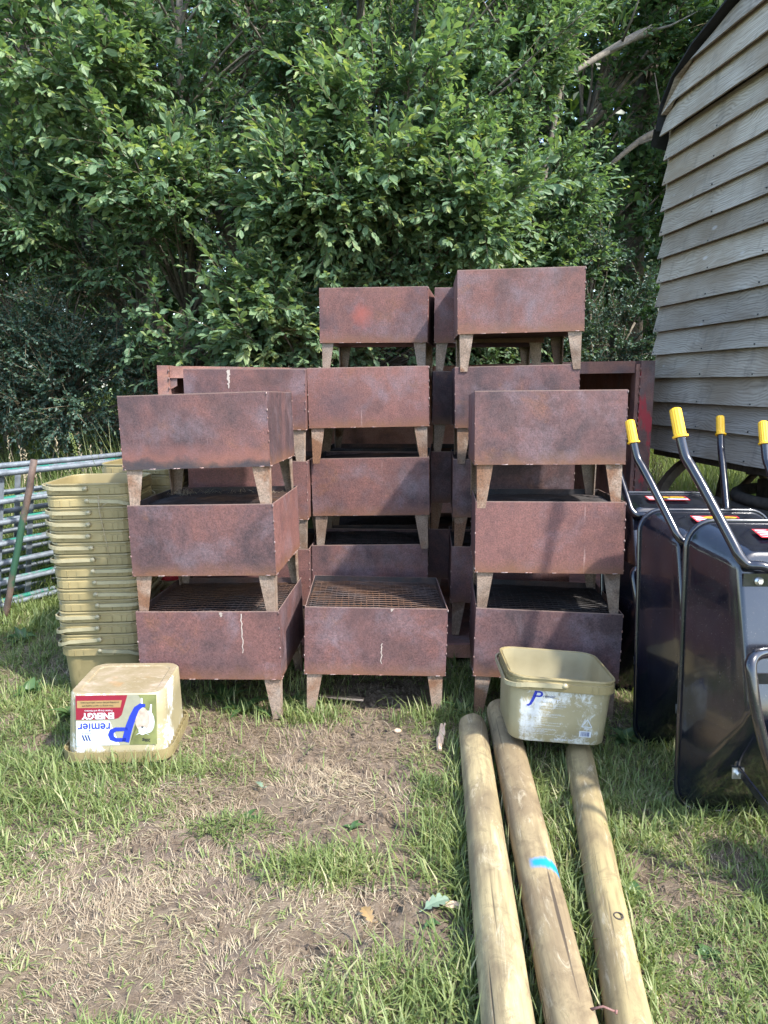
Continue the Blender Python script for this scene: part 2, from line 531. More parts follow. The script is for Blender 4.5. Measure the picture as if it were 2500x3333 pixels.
def mat_soil():
    m, t, b, o = new_mat('soil')
    v = coords(t, rnd=0)
    a = noise(t, v, 2.2, 6, 0.6)
    f = noise(t, v, 28, 8, 0.7)
    c = ramp(t, f, [(0.28, (0.075, 0.052, 0.037)), (0.5, (0.138, 0.104, 0.076)), (0.72, (0.215, 0.168, 0.126))])
    g = noise(t, v, 90, 5, 0.7)
    c = mixc(t, ramp(t, mth(t, 'ADD', mth(t, 'MULTIPLY', a, 0.6), mth(t, 'MULTIPLY', g, 0.5)), [(0.52, (0, 0, 0)), (0.68, (0.55, 0.55, 0.55))]), c, (0.17, 0.135, 0.085))
    # far from the yard the ground is all meadow
    sx = t.nodes.new('ShaderNodeSeparateXYZ')
    tc = t.nodes.new('ShaderNodeTexCoord')
    L(t, tc.outputs['Object'], sx.inputs[0])
    far = ramp(t, mth(t, 'MULTIPLY', mth(t, 'ABSOLUTE', mth(t, 'SUBTRACT', sx.outputs[1], 2.0)), 0.05), [(0.10, (0, 0, 0)), (0.18, (0.85, 0.85, 0.85))])
    c = mixc(t, far, c, ramp(t, f, [(0.3, (0.07, 0.11, 0.03)), (0.7, (0.13, 0.19, 0.05))]))
    L(t, c, b.inputs['Base Color'])
    setp(b, 0.95, 0, 0.15)
    bump(t, b, mth(t, 'ADD', f, mth(t, 'MULTIPLY', g, 0.5)), 0.9, 0.02)
    return m


M['soil'] = mat_soil()
M['dock'] = mat_leaf('broad_leaf', (0.030, 0.070, 0.024), (0.055, 0.110, 0.036), (0.09, 0.15, 0.05), (0.2, 0.23, 0.06), 0.3)
M['petal'] = plain('yellow_petal', (0.75, 0.55, 0.02), 0.35)
M['leaf_pale'] = plain('pale_leaf_underside', (0.12, 0.17, 0.11), 0.6, var=0.2)


# ------------------------------------------------------------------ mesh helpers
class MB:
    def __init__(self):
        self.v, self.f, self.mi, self.sm = [], [], [], []

    def add(self, vs, fs, mi=0, sm=False, mat=None):
        o = len(self.v)
        if mat is not None:
            vs = [tuple(mat @ Vector(p)) for p in vs]
        self.v += [tuple(p) for p in vs]
        self.f += [tuple(i + o for i in f) for f in fs]
        self.mi += [mi] * len(fs)
        self.sm += [sm] * len(fs)

    def box(self, a, b, mi=0, mat=None):
        x0, y0, z0 = a
        x1, y1, z1 = b
        self.add([(x0, y0, z0), (x1, y0, z0), (x1, y1, z0), (x0, y1, z0), (x0, y0, z1), (x1, y0, z1), (x1, y1, z1), (x0, y1, z1)],
                 [(0, 3, 2, 1), (4, 5, 6, 7), (0, 1, 5, 4), (1, 2, 6, 5), (2, 3, 7, 6), (3, 0, 4, 7)], mi, False, mat)

    def prism(self, poly, y0, y1, mi=0, mat=None):
        """poly in x,z extruded along y"""
        n = len(poly)
        vs = [(p[0], y0, p[1]) for p in poly] + [(p[0], y1, p[1]) for p in poly]
        fs = [tuple(range(n)), tuple(range(2 * n - 1, n - 1, -1))]
        fs += [(i, i + n, (i + 1) % n + n, (i + 1) % n) for i in range(n)]
        self.add(vs, fs, mi, False, mat)

    def loft(self, rings, closed=True, cap0=False, cap1=False, mi=0, sm=True, loop=False):
        n = len(rings[0])
        vs = [p for r in rings for p in r]
        fs = []
        m = len(rings)
        for i in range(m if loop else m - 1):
            for j in range(n if closed else n - 1):
                a, b_ = i * n + j, i * n + (j + 1) % n
                k = (i + 1) % m
                c, d = k * n + (j + 1) % n, k * n + j
                fs.append((a, b_, c, d))
        if cap0:
            fs.append(tuple(range(n - 1, -1, -1)))
        if cap1:
            fs.append(tuple(range((m - 1) * n, m * n)))
        self.add(vs, fs, mi, sm)

    def tube(self, pts, rad, n=8, mi=0, caps=True, sm=True, closed=False):
        pts = [Vector(p) for p in pts]
        if not hasattr(rad, '__len__'):
            rad = [rad] * len(pts)
        rings = []
        up = None
        for i, p in enumerate(pts):
            if closed:
                d = pts[(i + 1) % len(pts)] - pts[i - 1]
            else:
                d = pts[min(i + 1, len(pts) - 1)] - pts[max(i - 1, 0)]
            d.normalize()
            if up is None:
                up = Vector((0, 0, 1)) if abs(d.z) < 0.9 else Vector((1, 0, 0))
            s = d.cross(up).normalized()
            up = s.cross(d).normalized()
            rings.append([tuple(p + (s * math.cos(a) + up * math.sin(a)) * rad[i]) for a in [2 * math.pi * k / n for k in range(n)]])
        self.loft(rings, True, caps and not closed, caps and not closed, mi, sm, closed)

    def build(self, name, mats, parent=None, mat4=None):
        me = bpy.data.meshes.new(name)
        me.from_pydata(self.v, [], self.f)
        if not isinstance(mats, (list, tuple)):
            mats = [mats]
        for m in mats:
            me.materials.append(m)
        me.polygons.foreach_set('material_index', self.mi)
        me.polygons.foreach_set('use_smooth', self.sm)
        me.update()
        return link(name, me, parent, mat4)


def link(name, me, parent=None, mat4=None):
    o = bpy.data.objects.new(name, me)
    COL.objects.link(o)
    if parent is not None:
        o.parent = parent
    if mat4 is not None:
        o.matrix_local = mat4
    return o


def tag(o, label=None, cat=None, group=None, kind=None):
    if label:
        o['label'] = label
    if cat:
        o['category'] = cat
    if group:
        o['group'] = group
    if kind:
        o['kind'] = kind
    return o


def empty(name, label, cat, loc=(0, 0, 0), rotz=0, group=None, mat4=None):
    o = bpy.data.objects.new(name, None)
    o.empty_display_size = 0.1
    COL.objects.link(o)
    if mat4 is not None:
        o.matrix_world = mat4
    else:
        o.location = loc
        o.rotation_euler = (0, 0, rotz)
    return tag(o, label, cat, group)


KIDS = {}


def children(o):
    return [c for c in bpy.data.objects if c.parent == o]


def template(o):
    """remember a thing's tree so that it can be copied in a loop"""
    return (o, [(c, [g for g in children(c)]) for c in children(o)])


def dup(tp, mat4, label):
    o, kids = tp
    r = o.copy()
    COL.objects.link(r)
    r.matrix_world = mat4
    r['label'] = label
    for c, gs in kids:
        d = c.copy()
        COL.objects.link(d)
        d.parent = r
        for g in gs:
            e = g.copy()
            COL.objects.link(e)
            e.parent = d
    return r


def catmull(P, n=6):
    P = [Vector(p) for p in P]
    Q = [P[0] * 2 - P[1]] + P + [P[-1] * 2 - P[-2]]
    o = []
    for i in range(1, len(Q) - 2):
        for k in range(n):
            t = k / n
            a, b, c, d = Q[i - 1], Q[i], Q[i + 1], Q[i + 2]
            o.append(0.5 * ((2 * b) + (c - a) * t + (2 * a - 5 * b + 4 * c - d) * t * t + (3 * b - a - 3 * c + d) * t ** 3))
    o.append(P[-1])
    return o


def rrect(hx, hy, r, n=5, cx=0.0, cy=0.0):
    pts = []
    for (sx, sy, a0) in ((1, 1, 0), (-1, 1, 90), (-1, -1, 180), (1, -1, 270)):
        for k in range(n + 1):
            a = R(a0 + 90 * k / n)
            pts.append((cx + sx * (hx - r) + r * math.cos(a), cy + sy * (hy - r) + r * math.sin(a)))
    return pts


def np_mesh(name, V, F, mat, attrs=None, parent=None, smooth=False):
    """fast mesh from numpy triangles"""
    me = bpy.data.meshes.new(name)
    nv, nf = len(V), len(F)
    k = F.shape[1]
    me.vertices.add(nv)
    me.vertices.foreach_set('co', np.ascontiguousarray(V, dtype=np.float32).ravel())
    me.loops.add(nf * k)
    me.loops.foreach_set('vertex_index', np.ascontiguousarray(F, dtype=np.int32).ravel())
    me.polygons.add(nf)
    me.polygons.foreach_set('loop_start', np.arange(0, nf * k, k, dtype=np.int32))
    me.polygons.foreach_set('loop_total', np.full(nf, k, dtype=np.int32))
    me.polygons.foreach_set('use_smooth', np.full(nf, smooth))
    me.materials.append(mat)
    if attrs:
        for an, av in attrs.items():
            a = me.attributes.new(an, 'FLOAT', 'POINT')
            a.data.foreach_set('value', np.ascontiguousarray(av, dtype=np.float32))
    me.update(calc_edges=True)
    return link(name, me, parent)


def nrm(a):
    return a / np.maximum(np.linalg.norm(a, axis=-1, keepdims=True), 1e-9)


# ------------------------------------------------------------------ value noise
_lat = rng.random((64, 64))


def vn(x, y, s):
    x = np.asarray(x) * s + 1000.3
    y = np.asarray(y) * s + 1000.7
    xi, yi = np.floor(x).astype(int), np.floor(y).astype(int)
    fx, fy = x - xi, y - yi
    fx, fy = fx * fx * (3 - 2 * fx), fy * fy * (3 - 2 * fy)
    g = lambda a, b: _lat[a % 64, b % 64]
    return (g(xi, yi) * (1 - fx) + g(xi + 1, yi) * fx) * (1 - fy) + (g(xi, yi + 1) * (1 - fx) + g(xi + 1, yi + 1) * fx) * fy


def sstep(a, b, x):
    t = np.clip((x - a) / (b - a), 0, 1)
    return t * t * (3 - 2 * t)


BARE = [(-.04, 2.82, .20, .13), (-.08, 2.19, .30, .10), (.06, 1.74, .13, .12), (0, 3.15, .33, .2), (-1.2, 2.13, .16, .05),
        (.72, 1.95, .12, .1), (.15, 1.98, .1, .1), (-.3, 2.6, .12, .05), (.02, 2.5, .14, .06), (-.62, 2.08, .14, .04), (-.15, 1.66, .12, .04), (-.5, 2.75, .1, .05)]
DRY = [(-.75, 1.75, .55, .30), (-.45, 1.50, .35, .15), (-.35, 2.40, .45, .25), (-.25, 2.75, .45, .2), (-.3, 1.85, .5, .25), (-.65, 2.95, .25, .1)]
GREEN = [(.1, 1.47, .2, .11), (-.19, 1.94, .15, .06), (.19, 2.06, .08, .17), (-.62, 1.36, .2, .05), (-1.05, 2.30, .25, .15), (-.3, 3.0, .12, .08),
         (.2, 2.9, .12, .15), (-.85, 2.52, .3, .07), (-.45, 2.15, .18, .06), (-.02, 1.42, .2, .08), (.16, 2.5, .06, .3)]


def blobs(x, y, B):
    r = np.zeros_like(x)
    for cx, cy, rx, ry in B:
        r = np.maximum(r, np.exp(-(((x - cx) / rx) ** 2 + ((y - cy) / ry) ** 2)))
    return r


def masks(x, y):
    wob = (vn(x, y, 2.6) - .5) * .5 + (vn(x, y, 6) - .5) * .5 + (vn(x, y, 17) - .5) * .4
    bare = np.clip(blobs(x, y, BARE) * 1.15 + wob * .9, 0, 1)
    dry = np.clip(blobs(x, y, DRY) + wob * .6, 0, 1)
    gr = blobs(x, y, GREEN)
    xw = x + (vn(x, y, 1.9) - .5) * .45 + (vn(x, y, 5.3) - .5) * .22
    side = np.maximum(sstep(.08, .42, xw), sstep(-.8, -1.4, xw))
    side = np.maximum(side, sstep(3.2, 3.8, y))
    green = np.clip(np.maximum(gr, side * .95) + wob * .6 + .36, 0, 1)
    bare = bare * (1 - gr * .9) * np.where(y > 3.5, 0, 1)
    dry = dry * (1 - gr * .8) * (1 - side * .7)
    return bare, dry, green


def gz(x, y):
    x = np.asarray(x, float)
    y = np.asarray(y, float)
    near = np.exp(-((y - 2.5) / 4) ** 2)
    h = (vn(x, y, 2.3) - .5) * .02 + (vn(x, y, 7.1) - .5) * .016 * near + (vn(x, y, 19) - .5) * .018 * near + (vn(x, y, 43) - .5) * .012 * near
    bare, _, _ = masks(x, y)
    h = h - .015 * bare * near + bare * near * (vn(x, y, 31) - .5) * .03
    h = h + .38 * sstep(4.9, 8.0, y)
    return h


# ------------------------------------------------------------------ ground
def make_ground():
    def axis(a, b, step, far, growth):
        c = list(np.arange(a, b, step))
        lo, hi, s = [], [], step
        x = a
        while x > -far:
            s *= growth
            x -= s
            lo.append(x)
        s = step
        x = c[-1]
        while x < far:
            s *= growth
            x += s
            hi.append(x)
        return np.array(lo[::-1] + c + hi)
    xs = axis(-1.8, 1.7, .014, 150, 1.12)
    ys = axis(1.1, 3.6, .014, 190, 1.12)
    X, Y = np.meshgrid(xs, ys)
    Z = gz(X, Y)
    V = np.stack([X, Y, Z], -1).reshape(-1, 3)
    ny, nx = X.shape
    i = np.arange(ny - 1)[:, None] * nx + np.arange(nx - 1)[None, :]
    F = np.stack([i, i + 1, i + nx + 1, i + nx], -1).reshape(-1, 4)
    o = np_mesh('ground', V, F, M['soil'], smooth=True)
    tag(o, kind='structure')


make_ground()


# ------------------------------------------------------------------ timber hut on wheels
HA = Vector((1.895, 5.20, 0))                # far corner of the end wall
HD = Vector((0.117, -0.993, 0)).normalized()  # along the end wall towards the camera
HN = Vector((0.993, 0.117, 0)).normalized()   # along the hut's length, away from the wall
HW = 2.30
HZ = 0.962


def hut():
    # local frame: x along the wall (towards camera), y along the hut's length, z up
    mat = Matrix(((HD.x, HN.x, 0, HA.x), (HD.y, HN.y, 0, HA.y), (0, 0, 1, 0), (0, 0, 0, 1)))
    root = empty('timber_hut', 'grey weatherboarded timber hut with curved felt roof on wheels at the right edge', 'hut', mat4=mat)
    prof = [(-.05, 3.04), (-.035, 3.12), (0.0, 3.19), (.12, 3.30), (.35, 3.395), (.7, 3.47), (1.15, 3.51)]
    prof = prof + [(HW - a, z) for a, z in prof[-2::-1]]

    def roofz(x):
        for (a, za), (b, zb) in zip(prof, prof[1:]):
            if a <= x <= b:
                return za + (zb - za) * (x - a) / (b - a)
        return 3.0
    # lapped boards
    z = HZ
    k = 0
    rs = random.Random(3)
    while z < 3.44:
        e = .157 if z < 2.99 else .165
        top = z + e + .022
        proud = 0.0 if z < 2.95 else -.032
        x0, x1 = (-.012, HW + .012) if z < 2.95 else (-.022, HW + .022)
        tops = []
        nseg = 14
        for i in range(nseg + 1):
            x = x0 + (x1 - x0) * i / nseg
            tops.append((x, min(top, roofz(x) - .012)))
        m = MB()
        jit = rs.uniform(-.007, .007)
        vs, fs = [], []
        for i, (x, zt) in enumerate(tops):
            zb = z + jit + rs.uniform(-.0015, .0015) if zt > z + .02 else zt - .005
            wv = rs.uniform(-.0015, .0015)
            yb0 = -.054 + proud + wv            # thick lower edge
            yt0 = -.012 + proud * .9
            vs += [(x, yb0, zb), (x, yt0, zt), (x, yt0 + .008, zt), (x, yb0 + .013, zb)]
        for i in range(nseg):
            a, b_ = i * 4, i * 4 + 4
            for j in range(4):
                fs.append((a + j, a + (j + 1) % 4, b_ + (j + 1) % 4, b_ + j))
        fs += [(3, 2, 1, 0), tuple(nseg * 4 + q for q in (0, 1, 2, 3))]
        m.add(vs, fs)
        m.build('weatherboard', M['board'], root)
        # nail heads
        z += e
        k += 1
    m = MB()
    z = HZ
    while z < 2.95:
        for x in (.02, .62, 1.15, 1.7, HW - .03):
            xx, zz = x + rs.uniform(-.012, .012), z + .03 + rs.uniform(-.006, .006)
            m.tube([(xx, -.055, zz - .01), (xx, -.038, zz - .01)], .0045, 6)
        z += .157
    tag(m.build('nail_head', M['p_black'], root), kind='stuff')
    m = MB()
    m.box((-.035, -.012, HZ), (-.013, .04, 3.2))
    m.build('corner_post', M['board'], root)
    m = MB()
    m.box((HW + .013, -.012, HZ), (HW + .035, .04, 3.2))
    m.build('corner_post', M['board'], root)
    # end wall core, side walls and floor
    m = MB()
    poly = [(0, HZ + .02)] + [(min(max(x, 0), HW), zz - .02) for x, zz in prof] + [(HW, HZ + .02)]
    m.prism(poly, 0, .04)
    m.build('end_wall', M['dark_timber'], root)
    m = MB()
    m.box((-.01, .05, HZ + .02), (.03, 4.2, 3.18))
    m.build('side_wall', M['board'], root)
    m = MB()
    m.box((HW - .03, .05, HZ + .02), (HW + .01, 4.2, 3.18))
    m.build('side_wall', M['board'], root)
    m = MB()
    m.box((.0, .0, HZ - .05), (HW, 4.2, HZ + .015))
    m.build('floor', M['dark_timber'], root)
    # curved roof
    m = MB()
    rings = []
    for y in (-.10, 4.35):
        rings.append([(x, y, zz) for x, zz in prof] + [(x, y, zz + .012) for x, zz in prof[::-1]])
    m.loft(rings, True, True, True, 0, False)
    rf = m.build('roof', M['felt'], root)
    # ragged flap of felt at the eave
    m = MB()
    m.add([(-.078, -.10, 3.06), (-.09, .35, 3.07), (-.15, .33, 2.96), (-.165, .1, 2.94), (-.13, -.09, 2.97)], [(0, 1, 2, 3, 4)])
    m.build('felt_flap', M['felt'], rf)
    # chassis
    m = MB()
    m.box((.55, .35, HZ - .13), (.65, 4.1, HZ - .052))
    m.build('chassis_beam', M['dark_timber'], root)
    m = MB()
    m.box((HW - .65, .35, HZ - .13), (HW - .55, 4.1, HZ - .052))
    m.build('chassis_beam', M['dark_timber'], root)
    m = MB()
    m.box((-.02, .36, .40), (HW + .02, .48, .55))
    m.box((.75, .30, .5505), (HW - .75, .54, HZ - .132))
    m.build('axle', M['dark_timber'], root)
    # drawbar turntable, seen dark below the floor
    m = MB()
    m.tube([(HW * .5 + .5 * math.cos(a), .5 + .5 * math.sin(a), .76) for a in [2 * math.pi * k / 20 for k in range(20)]], .035, 6, closed=True)
    m.box((.55, -.1, .60), (1.75, .02, .73))
    m.box((.5, -.05, .42), (.62, .3, .62))
    m.build('turntable', M['dark_timber'], root)
    # wheels
    for xw in (.12, HW - .12):
        wl = MB()
        rim = []
        for k in range(36):
            a = 2 * math.pi * k / 36
            rim.append([(xw + dx, .42 + (.47 + dr) * math.cos(a), .485 + (.47 + dr) * math.sin(a)) for dx, dr in ((-.035, -.045), (.035, -.045), (.035, .008), (-.035, .008))])
        wl.loft(rim, True, False, False, 0, False, True)
        wo = wl.build('wheel', M['iron_wheel'], root)
        h = MB()
        h.tube([(xw - .09, .42, .485), (xw + .09, .42, .485)], .085, 14)
        h.build('hub', M['iron_wheel'], wo)
        for k in range(10):
            a = 2 * math.pi * (k + .3) / 10
            s_ = MB()
            c, s = math.cos(a), math.sin(a)
            s_.tube([(xw, .42 + .08 * c, .485 + .08 * s), (xw, .42 + .43 * c, .485 + .43 * s)], [.028, .022], 6)
            s_.build('spoke', M['dark_timber'], wo)


hut()


# ------------------------------------------------------------------ rusty container behind the fire pits
def container():
    root = empty('steel_container', 'rusty open fronted steel container behind the stacked fire pits', 'container', (0.15, 4.8, 0))
    x0, x1 = -1.595, 1.575      # local
    zl, zr = 1.515, 1.545
    zb = lambda x: zl + (zr - zl) * (x - x0) / (x1 - x0) - .028 * math.exp(-((x + .3) / .9) ** 2)

    def beads(m, x, y, za, zb_, r=.007):
        z = za
        while z < zb_:
            m.tube([(x, y, z), (x, y, z + .018)], [r, r * .5], 5)
            z += random.uniform(.03, .08)
    m = MB()
    m.box((x0, 0, .02), (x0 + .07, .12, zl))
    p = m.build('corner_post', M['frame'], root)
    m = MB()
    beads(m, x0 + .073, -.002, .5, 1.5)
    tag(m.build('weld_bead', M['seam'], p), kind='stuff')
    m = MB()
    m.box((x1 - .088, 0, .02), (x1, .12, zr))
    p = tag(m.build('corner_post', M['frame_red'], root), 'right corner post with flakes of red paint')
    m = MB()
    m.box((x1 - .115, .012, .02), (x1 - .0905, .10, zr - .02))
    beads(m, x1 - .0905, .004, .5, 1.5)
    m.build('door_channel', M['frame'], p)
    m = MB()
    n = 14
    rings = []
    for i in range(n + 1):
        x = x0 + .072 + (x1 - .118 - x0 - .072) * i / n
        z = zb(x)
        rings.append([(x, .03, z - .075), (x, .11, z - .075), (x, .11, z), (x, .03, z)])
    m.loft(rings, True, True, True, 0, False)
    m.build('top_beam', M['frame'], root)
    m = MB()
    m.prism([(x0 + .071, zl - .076), (x0 + .071, zl - .15), (x0 + .11, zl - .13), (x0 + .115, zl - .076)], .04, .055)
    m.build('gusset', M['frame'], root)
    m = MB()
    m.box((x0 + .01, .122, .02), (x0 + .04, 1.9, zl - .01))
    m.build('side_panel', M['frame'], root)
    m = MB()
    m.box((x1 - .04, .122, .02), (x1 - .01, 1.9, zr - .01))
    m.build('side_panel', M['frame'], root)
    m = MB()
    m.box((x0 + .041, 1.85, .02), (x1 - .041, 1.88, zl - .03))
    m.build('back_panel', M['frame'], root)
    m = MB()
    m.box((x0 + .041, .112, zl - .035), (x1 - .041, 1.849, zl - .02))
    m.build('roof_panel', M['frame'], root)
    m = MB()
    m.box((x0 + .12, -1.23, .082), (x1 - .12, 1.84, .104))
    m.build('floor_plate', M['frame'], root)
    m = MB()
    m.box((x0 + .12, -1.262, .045), (x1 - .12, -1.232, .112))
    m.build('front_lip', M['frame'], root)
    for x in (x0 + .3, 0, x1 - .4):
        m = MB()
        m.box((x, -1.2, -.03), (x + .08, 1.8, .081))
        m.build('floor_bearer', M['frame'], root)


container()

# ------------------------------------------------------------------ fire pits
def fire_pit():
    root = empty('fire_pit', 'x', 'fire pit', group='rusted steel fire pits in stacks')
    hw, hd, t = PW / 2, PD / 2, .0035
    z0, z1 = LEG, LEG + PH
    rs = random.Random(5)

    def panel(name, a, b, inner):
        """thin sheet between a and b, its free top edge a little uneven"""
        m = MB()
        m.box(a, b)
        m.mi[inner] = 1          # the face towards the fire is scorched
        return m.build(name, [M['rust'], M['rust_inside']], root)
    panel('front_panel', (-hw, -hd, z0), (hw, -hd + t, z1), 4)
    panel('back_panel', (-hw, hd - t, z0), (hw, hd, z1), 2)
    panel('side_panel', (-hw + .0005, -hd + t + .0005, z0), (-hw + t, hd - t - .0005, z1 - .001), 3)
    panel('side_panel', (hw - t, -hd + t + .0005, z0), (hw - .0005, hd - t - .0005, z1 - .001), 5)
    m = MB()
    m.box((-hw + .004, -hd + .004, z0 + .001), (hw - .004, hd - .004, z0 + .006))
    m.build('base_panel', M['rust'], root)
    m = MB()
    m.box((-hw + .01, -hd + .01, z1 - .11), (hw - .01, hd - .01, z1 - .09))
    m.build('ash_bed', M['ash'], root)
    # woven bar grate, bulged up by heat
    m = MB()
    zz = lambda x, y: z1 - .034 + .016 * math.cos(x / hw * 1.4) * math.cos(y / hd * 1.4) + .002 * math.sin(x * 37 + y * 23)

    def bar(P, r):
        rings = [[(x - (r if k == 0 else 0), y - (0 if k == 0 else r), z - r) for _ in (0,)] for x, y, z in P] if False else []
    nx, ny = 22, 19
    for i in range(nx):
        x = -hw + .012 + (PW - .024) * i / (nx - 1)
        P = [(x + .002 * math.sin(i * 3.1 + k), -hd + .008 + (PD - .016) * k / 8, 0) for k in range(9)]
        m.tube([(a, b, zz(a, b)) for a, b, _ in P], .0027, 4, sm=False)
    for j in range(ny):
        y = -hd + .010 + (PD - .020) * j / (ny - 1)
        P = [(-hw + .006 + (PW - .012) * k / 8, y + .0015 * math.sin(j * 2.3 + k), 0) for k in range(9)]
        m.tube([(a, b, zz(a, b) + .004) for a, b, _ in P], .0027, 4, sm=False)
    m.build('grate', M['grate'], root)
    # legs: folded angle, tapering downwards
    for sx in (-1, 1):
        for sy in (-1, 1):
            m = MB()
            xo, yo = sx * (hw - .010), sy * (hd - .010)
            wt, wb, th = .066, .036, .005
            zt = z0 + .0005
            px = [(xo, zt), (xo - sx * wt, zt), (xo - sx * wb, 0), (xo - sx * .002, 0)]
            if sx > 0:
                px = px[::-1]
            ya, yb = (yo, yo - sy * th) if sy < 0 else (yo - sy * th, yo)
            m.prism(px, min(ya, yb), max(ya, yb))
            # side flange
            y_in = yo - sy * (th + .0005)
            vs = []
            for xx in (xo, xo - sx * th):
                vs += [(xx, y_in, zt), (xx, y_in - sy * (wt - .014), zt), (xx, y_in - sy * (wb - .01), 0), (xx, y_in, 0)]
            m.add(vs, [(0, 1, 2, 3), (7, 6, 5, 4), (0, 4, 5, 1), (1, 5, 6, 2), (2, 6, 7, 3), (3, 7, 4, 0)])
            m.build('leg', M['leg'], root)
    # weld beads down the corners and along the lower edge
    m = MB()
    for sx in (-1, 1):
        for sy in (-1, 1):
            z = z0 + .012
            while z < z1 - .01:
                r = rs.uniform(.0016, .0038)
                m.tube([(sx * hw, sy * hd, z), (sx * (hw + .001), sy * (hd + .0005), z + r * 2.4)], [r, r * .4], 5)
                z += rs.uniform(.018, .085)
        for _ in range(9):
            y = rs.uniform(-hd, hd)
            m.tube([(sx * hw, y, z0), (sx * hw, y + .01, z0)], [.003, .002], 5)
    for _ in range(7):
        x = rs.uniform(-hw, hw)
        m.tube([(x, -hd, z0), (x + rs.uniform(.006, .02), -hd, z0 + .001)], [.0026, .0015], 5)
    tag(m.build('weld_bead', M['seam'], root), kind='stuff')
    return root


PIT = fire_pit()
PT = template(PIT)


def pit_matrix(p, yaw, pitch, roll):
    Rm = Matrix.Rotation(R(yaw), 3, 'Z') @ Matrix.Rotation(R(pitch), 3, 'X') @ Matrix.Rotation(R(roll), 3, 'Y')
    loc = Vector(p) - Rm @ Vector((0, -PD / 2, LEG + PH))
    return Matrix.Translation(loc) @ Rm.to_4x4()


PITS = [
    ((-.762, 2.960, 1.362), -3.4, -1.0, -1.9, 'topmost fire pit of the front left stack, scorched along its lower edge'),
    ((-.746, 2.952, .919), -3.9, -.2, -1.4, 'middle fire pit of the front left stack, beside the tall bucket stack'),
    ((-.733, 2.942, .474), -3.7, 0, -1.3, 'lowest fire pit of the front left stack, behind the upturned labelled tub'),
    ((-.031, 2.990, .475), 1.1, -.9, 1.4, 'single fire pit standing alone in front, its whole grate open to view'),
    ((-.080, 3.712, 1.482), -1.1, -.1, -1.1, 'greyish fire pit on top of the stack right behind the single front pit'),
    ((-.074, 3.737, 1.031), -4.8, 0, -1.4, 'brown fire pit with grey bloom, second from top behind the single front pit'),
    ((-.072, 3.745, .580), 2.4, 0, -.1, 'lowest fire pit of the centre stack, half hidden by the single front pit'),
    ((-.684, 3.672, 1.472), -3.5, 0, .1, 'fire pit with a white dropping streak, topmost behind the front left stack'),
    ((-.682, 3.676, 1.023), -3.2, 0, .2, 'fire pit directly below the white streaked one, behind the front left stack'),
    ((-.680, 3.680, .574), -3.0, 0, 0, 'lowest fire pit of the stack behind the front left stack'),
    ((.647, 3.635, 1.937), -3.3, .5, -1.3, 'highest fire pit of all, lilac tinged, right of centre against the trees'),
    ((.644, 3.655, 1.487), -3.5, 0, -1.3, 'fire pit directly under the highest one, orange at its upper right corner'),
    ((.644, 3.672, 1.032), -4.0, .1, -.5, 'third fire pit down under the highest one, behind the right stack'),
    ((.643, 3.672, .583), -3.5, 0, 0, 'lowest fire pit under the highest one, behind the front right stack'),
    ((.664, 2.982, 1.375), -3.8, -2.4, -.6, 'topmost reddish fire pit of the front right stack beside the yellow grips'),
    ((.674, 2.968, .929), -4.9, -2.6, -.5, 'middle fire pit of the front right stack beside the black wheelbarrows'),
    ((.682, 2.945, .475), -4.7, -1.8, 1.2, 'lowest fire pit of the front right stack, behind the open worn tub'),
    ((-.060, 4.185, 1.919), -8.0, .2, .1, 'high rear fire pit with a bright red rust patch, centre, against the trees'),
    ((-.060, 4.200, 1.470), -4, 0, 0, 'rear fire pit under the one with the red patch, hidden behind the greyish pit'),
    ((-.058, 4.205, 1.021), -3, 0, 0, 'third rear fire pit down in the stack topped by the red patched one'),
    ((-.058, 4.205, .573), -3, 0, 0, 'lowest rear fire pit in the stack topped by the red patched one'),
    ((.577, 4.185, 1.919), -4, 0, 0, 'high rear fire pit mostly hidden by the highest one, left end showing'),
    ((.572, 4.185, 1.470), -3, 0, 0, 'dark rear fire pit in the gap left of the right stacks, second down'),
    ((.562, 4.190, 1.021), -4, 0, 0, 'dark rear fire pit in the gap left of the right stacks, third down'),
    ((.558, 4.190, .573), -3, 0, 0, 'dark rear fire pit in the gap left of the right stacks, lowest'),
]
for i, (p, ya, pi_, ro, lab) in enumerate(PITS):
    mx = pit_matrix(p, ya, pi_, ro)
    if i == 0:
        PIT.matrix_world = mx
        PIT['label'] = lab
    else:
        dup(PT, mx, lab)


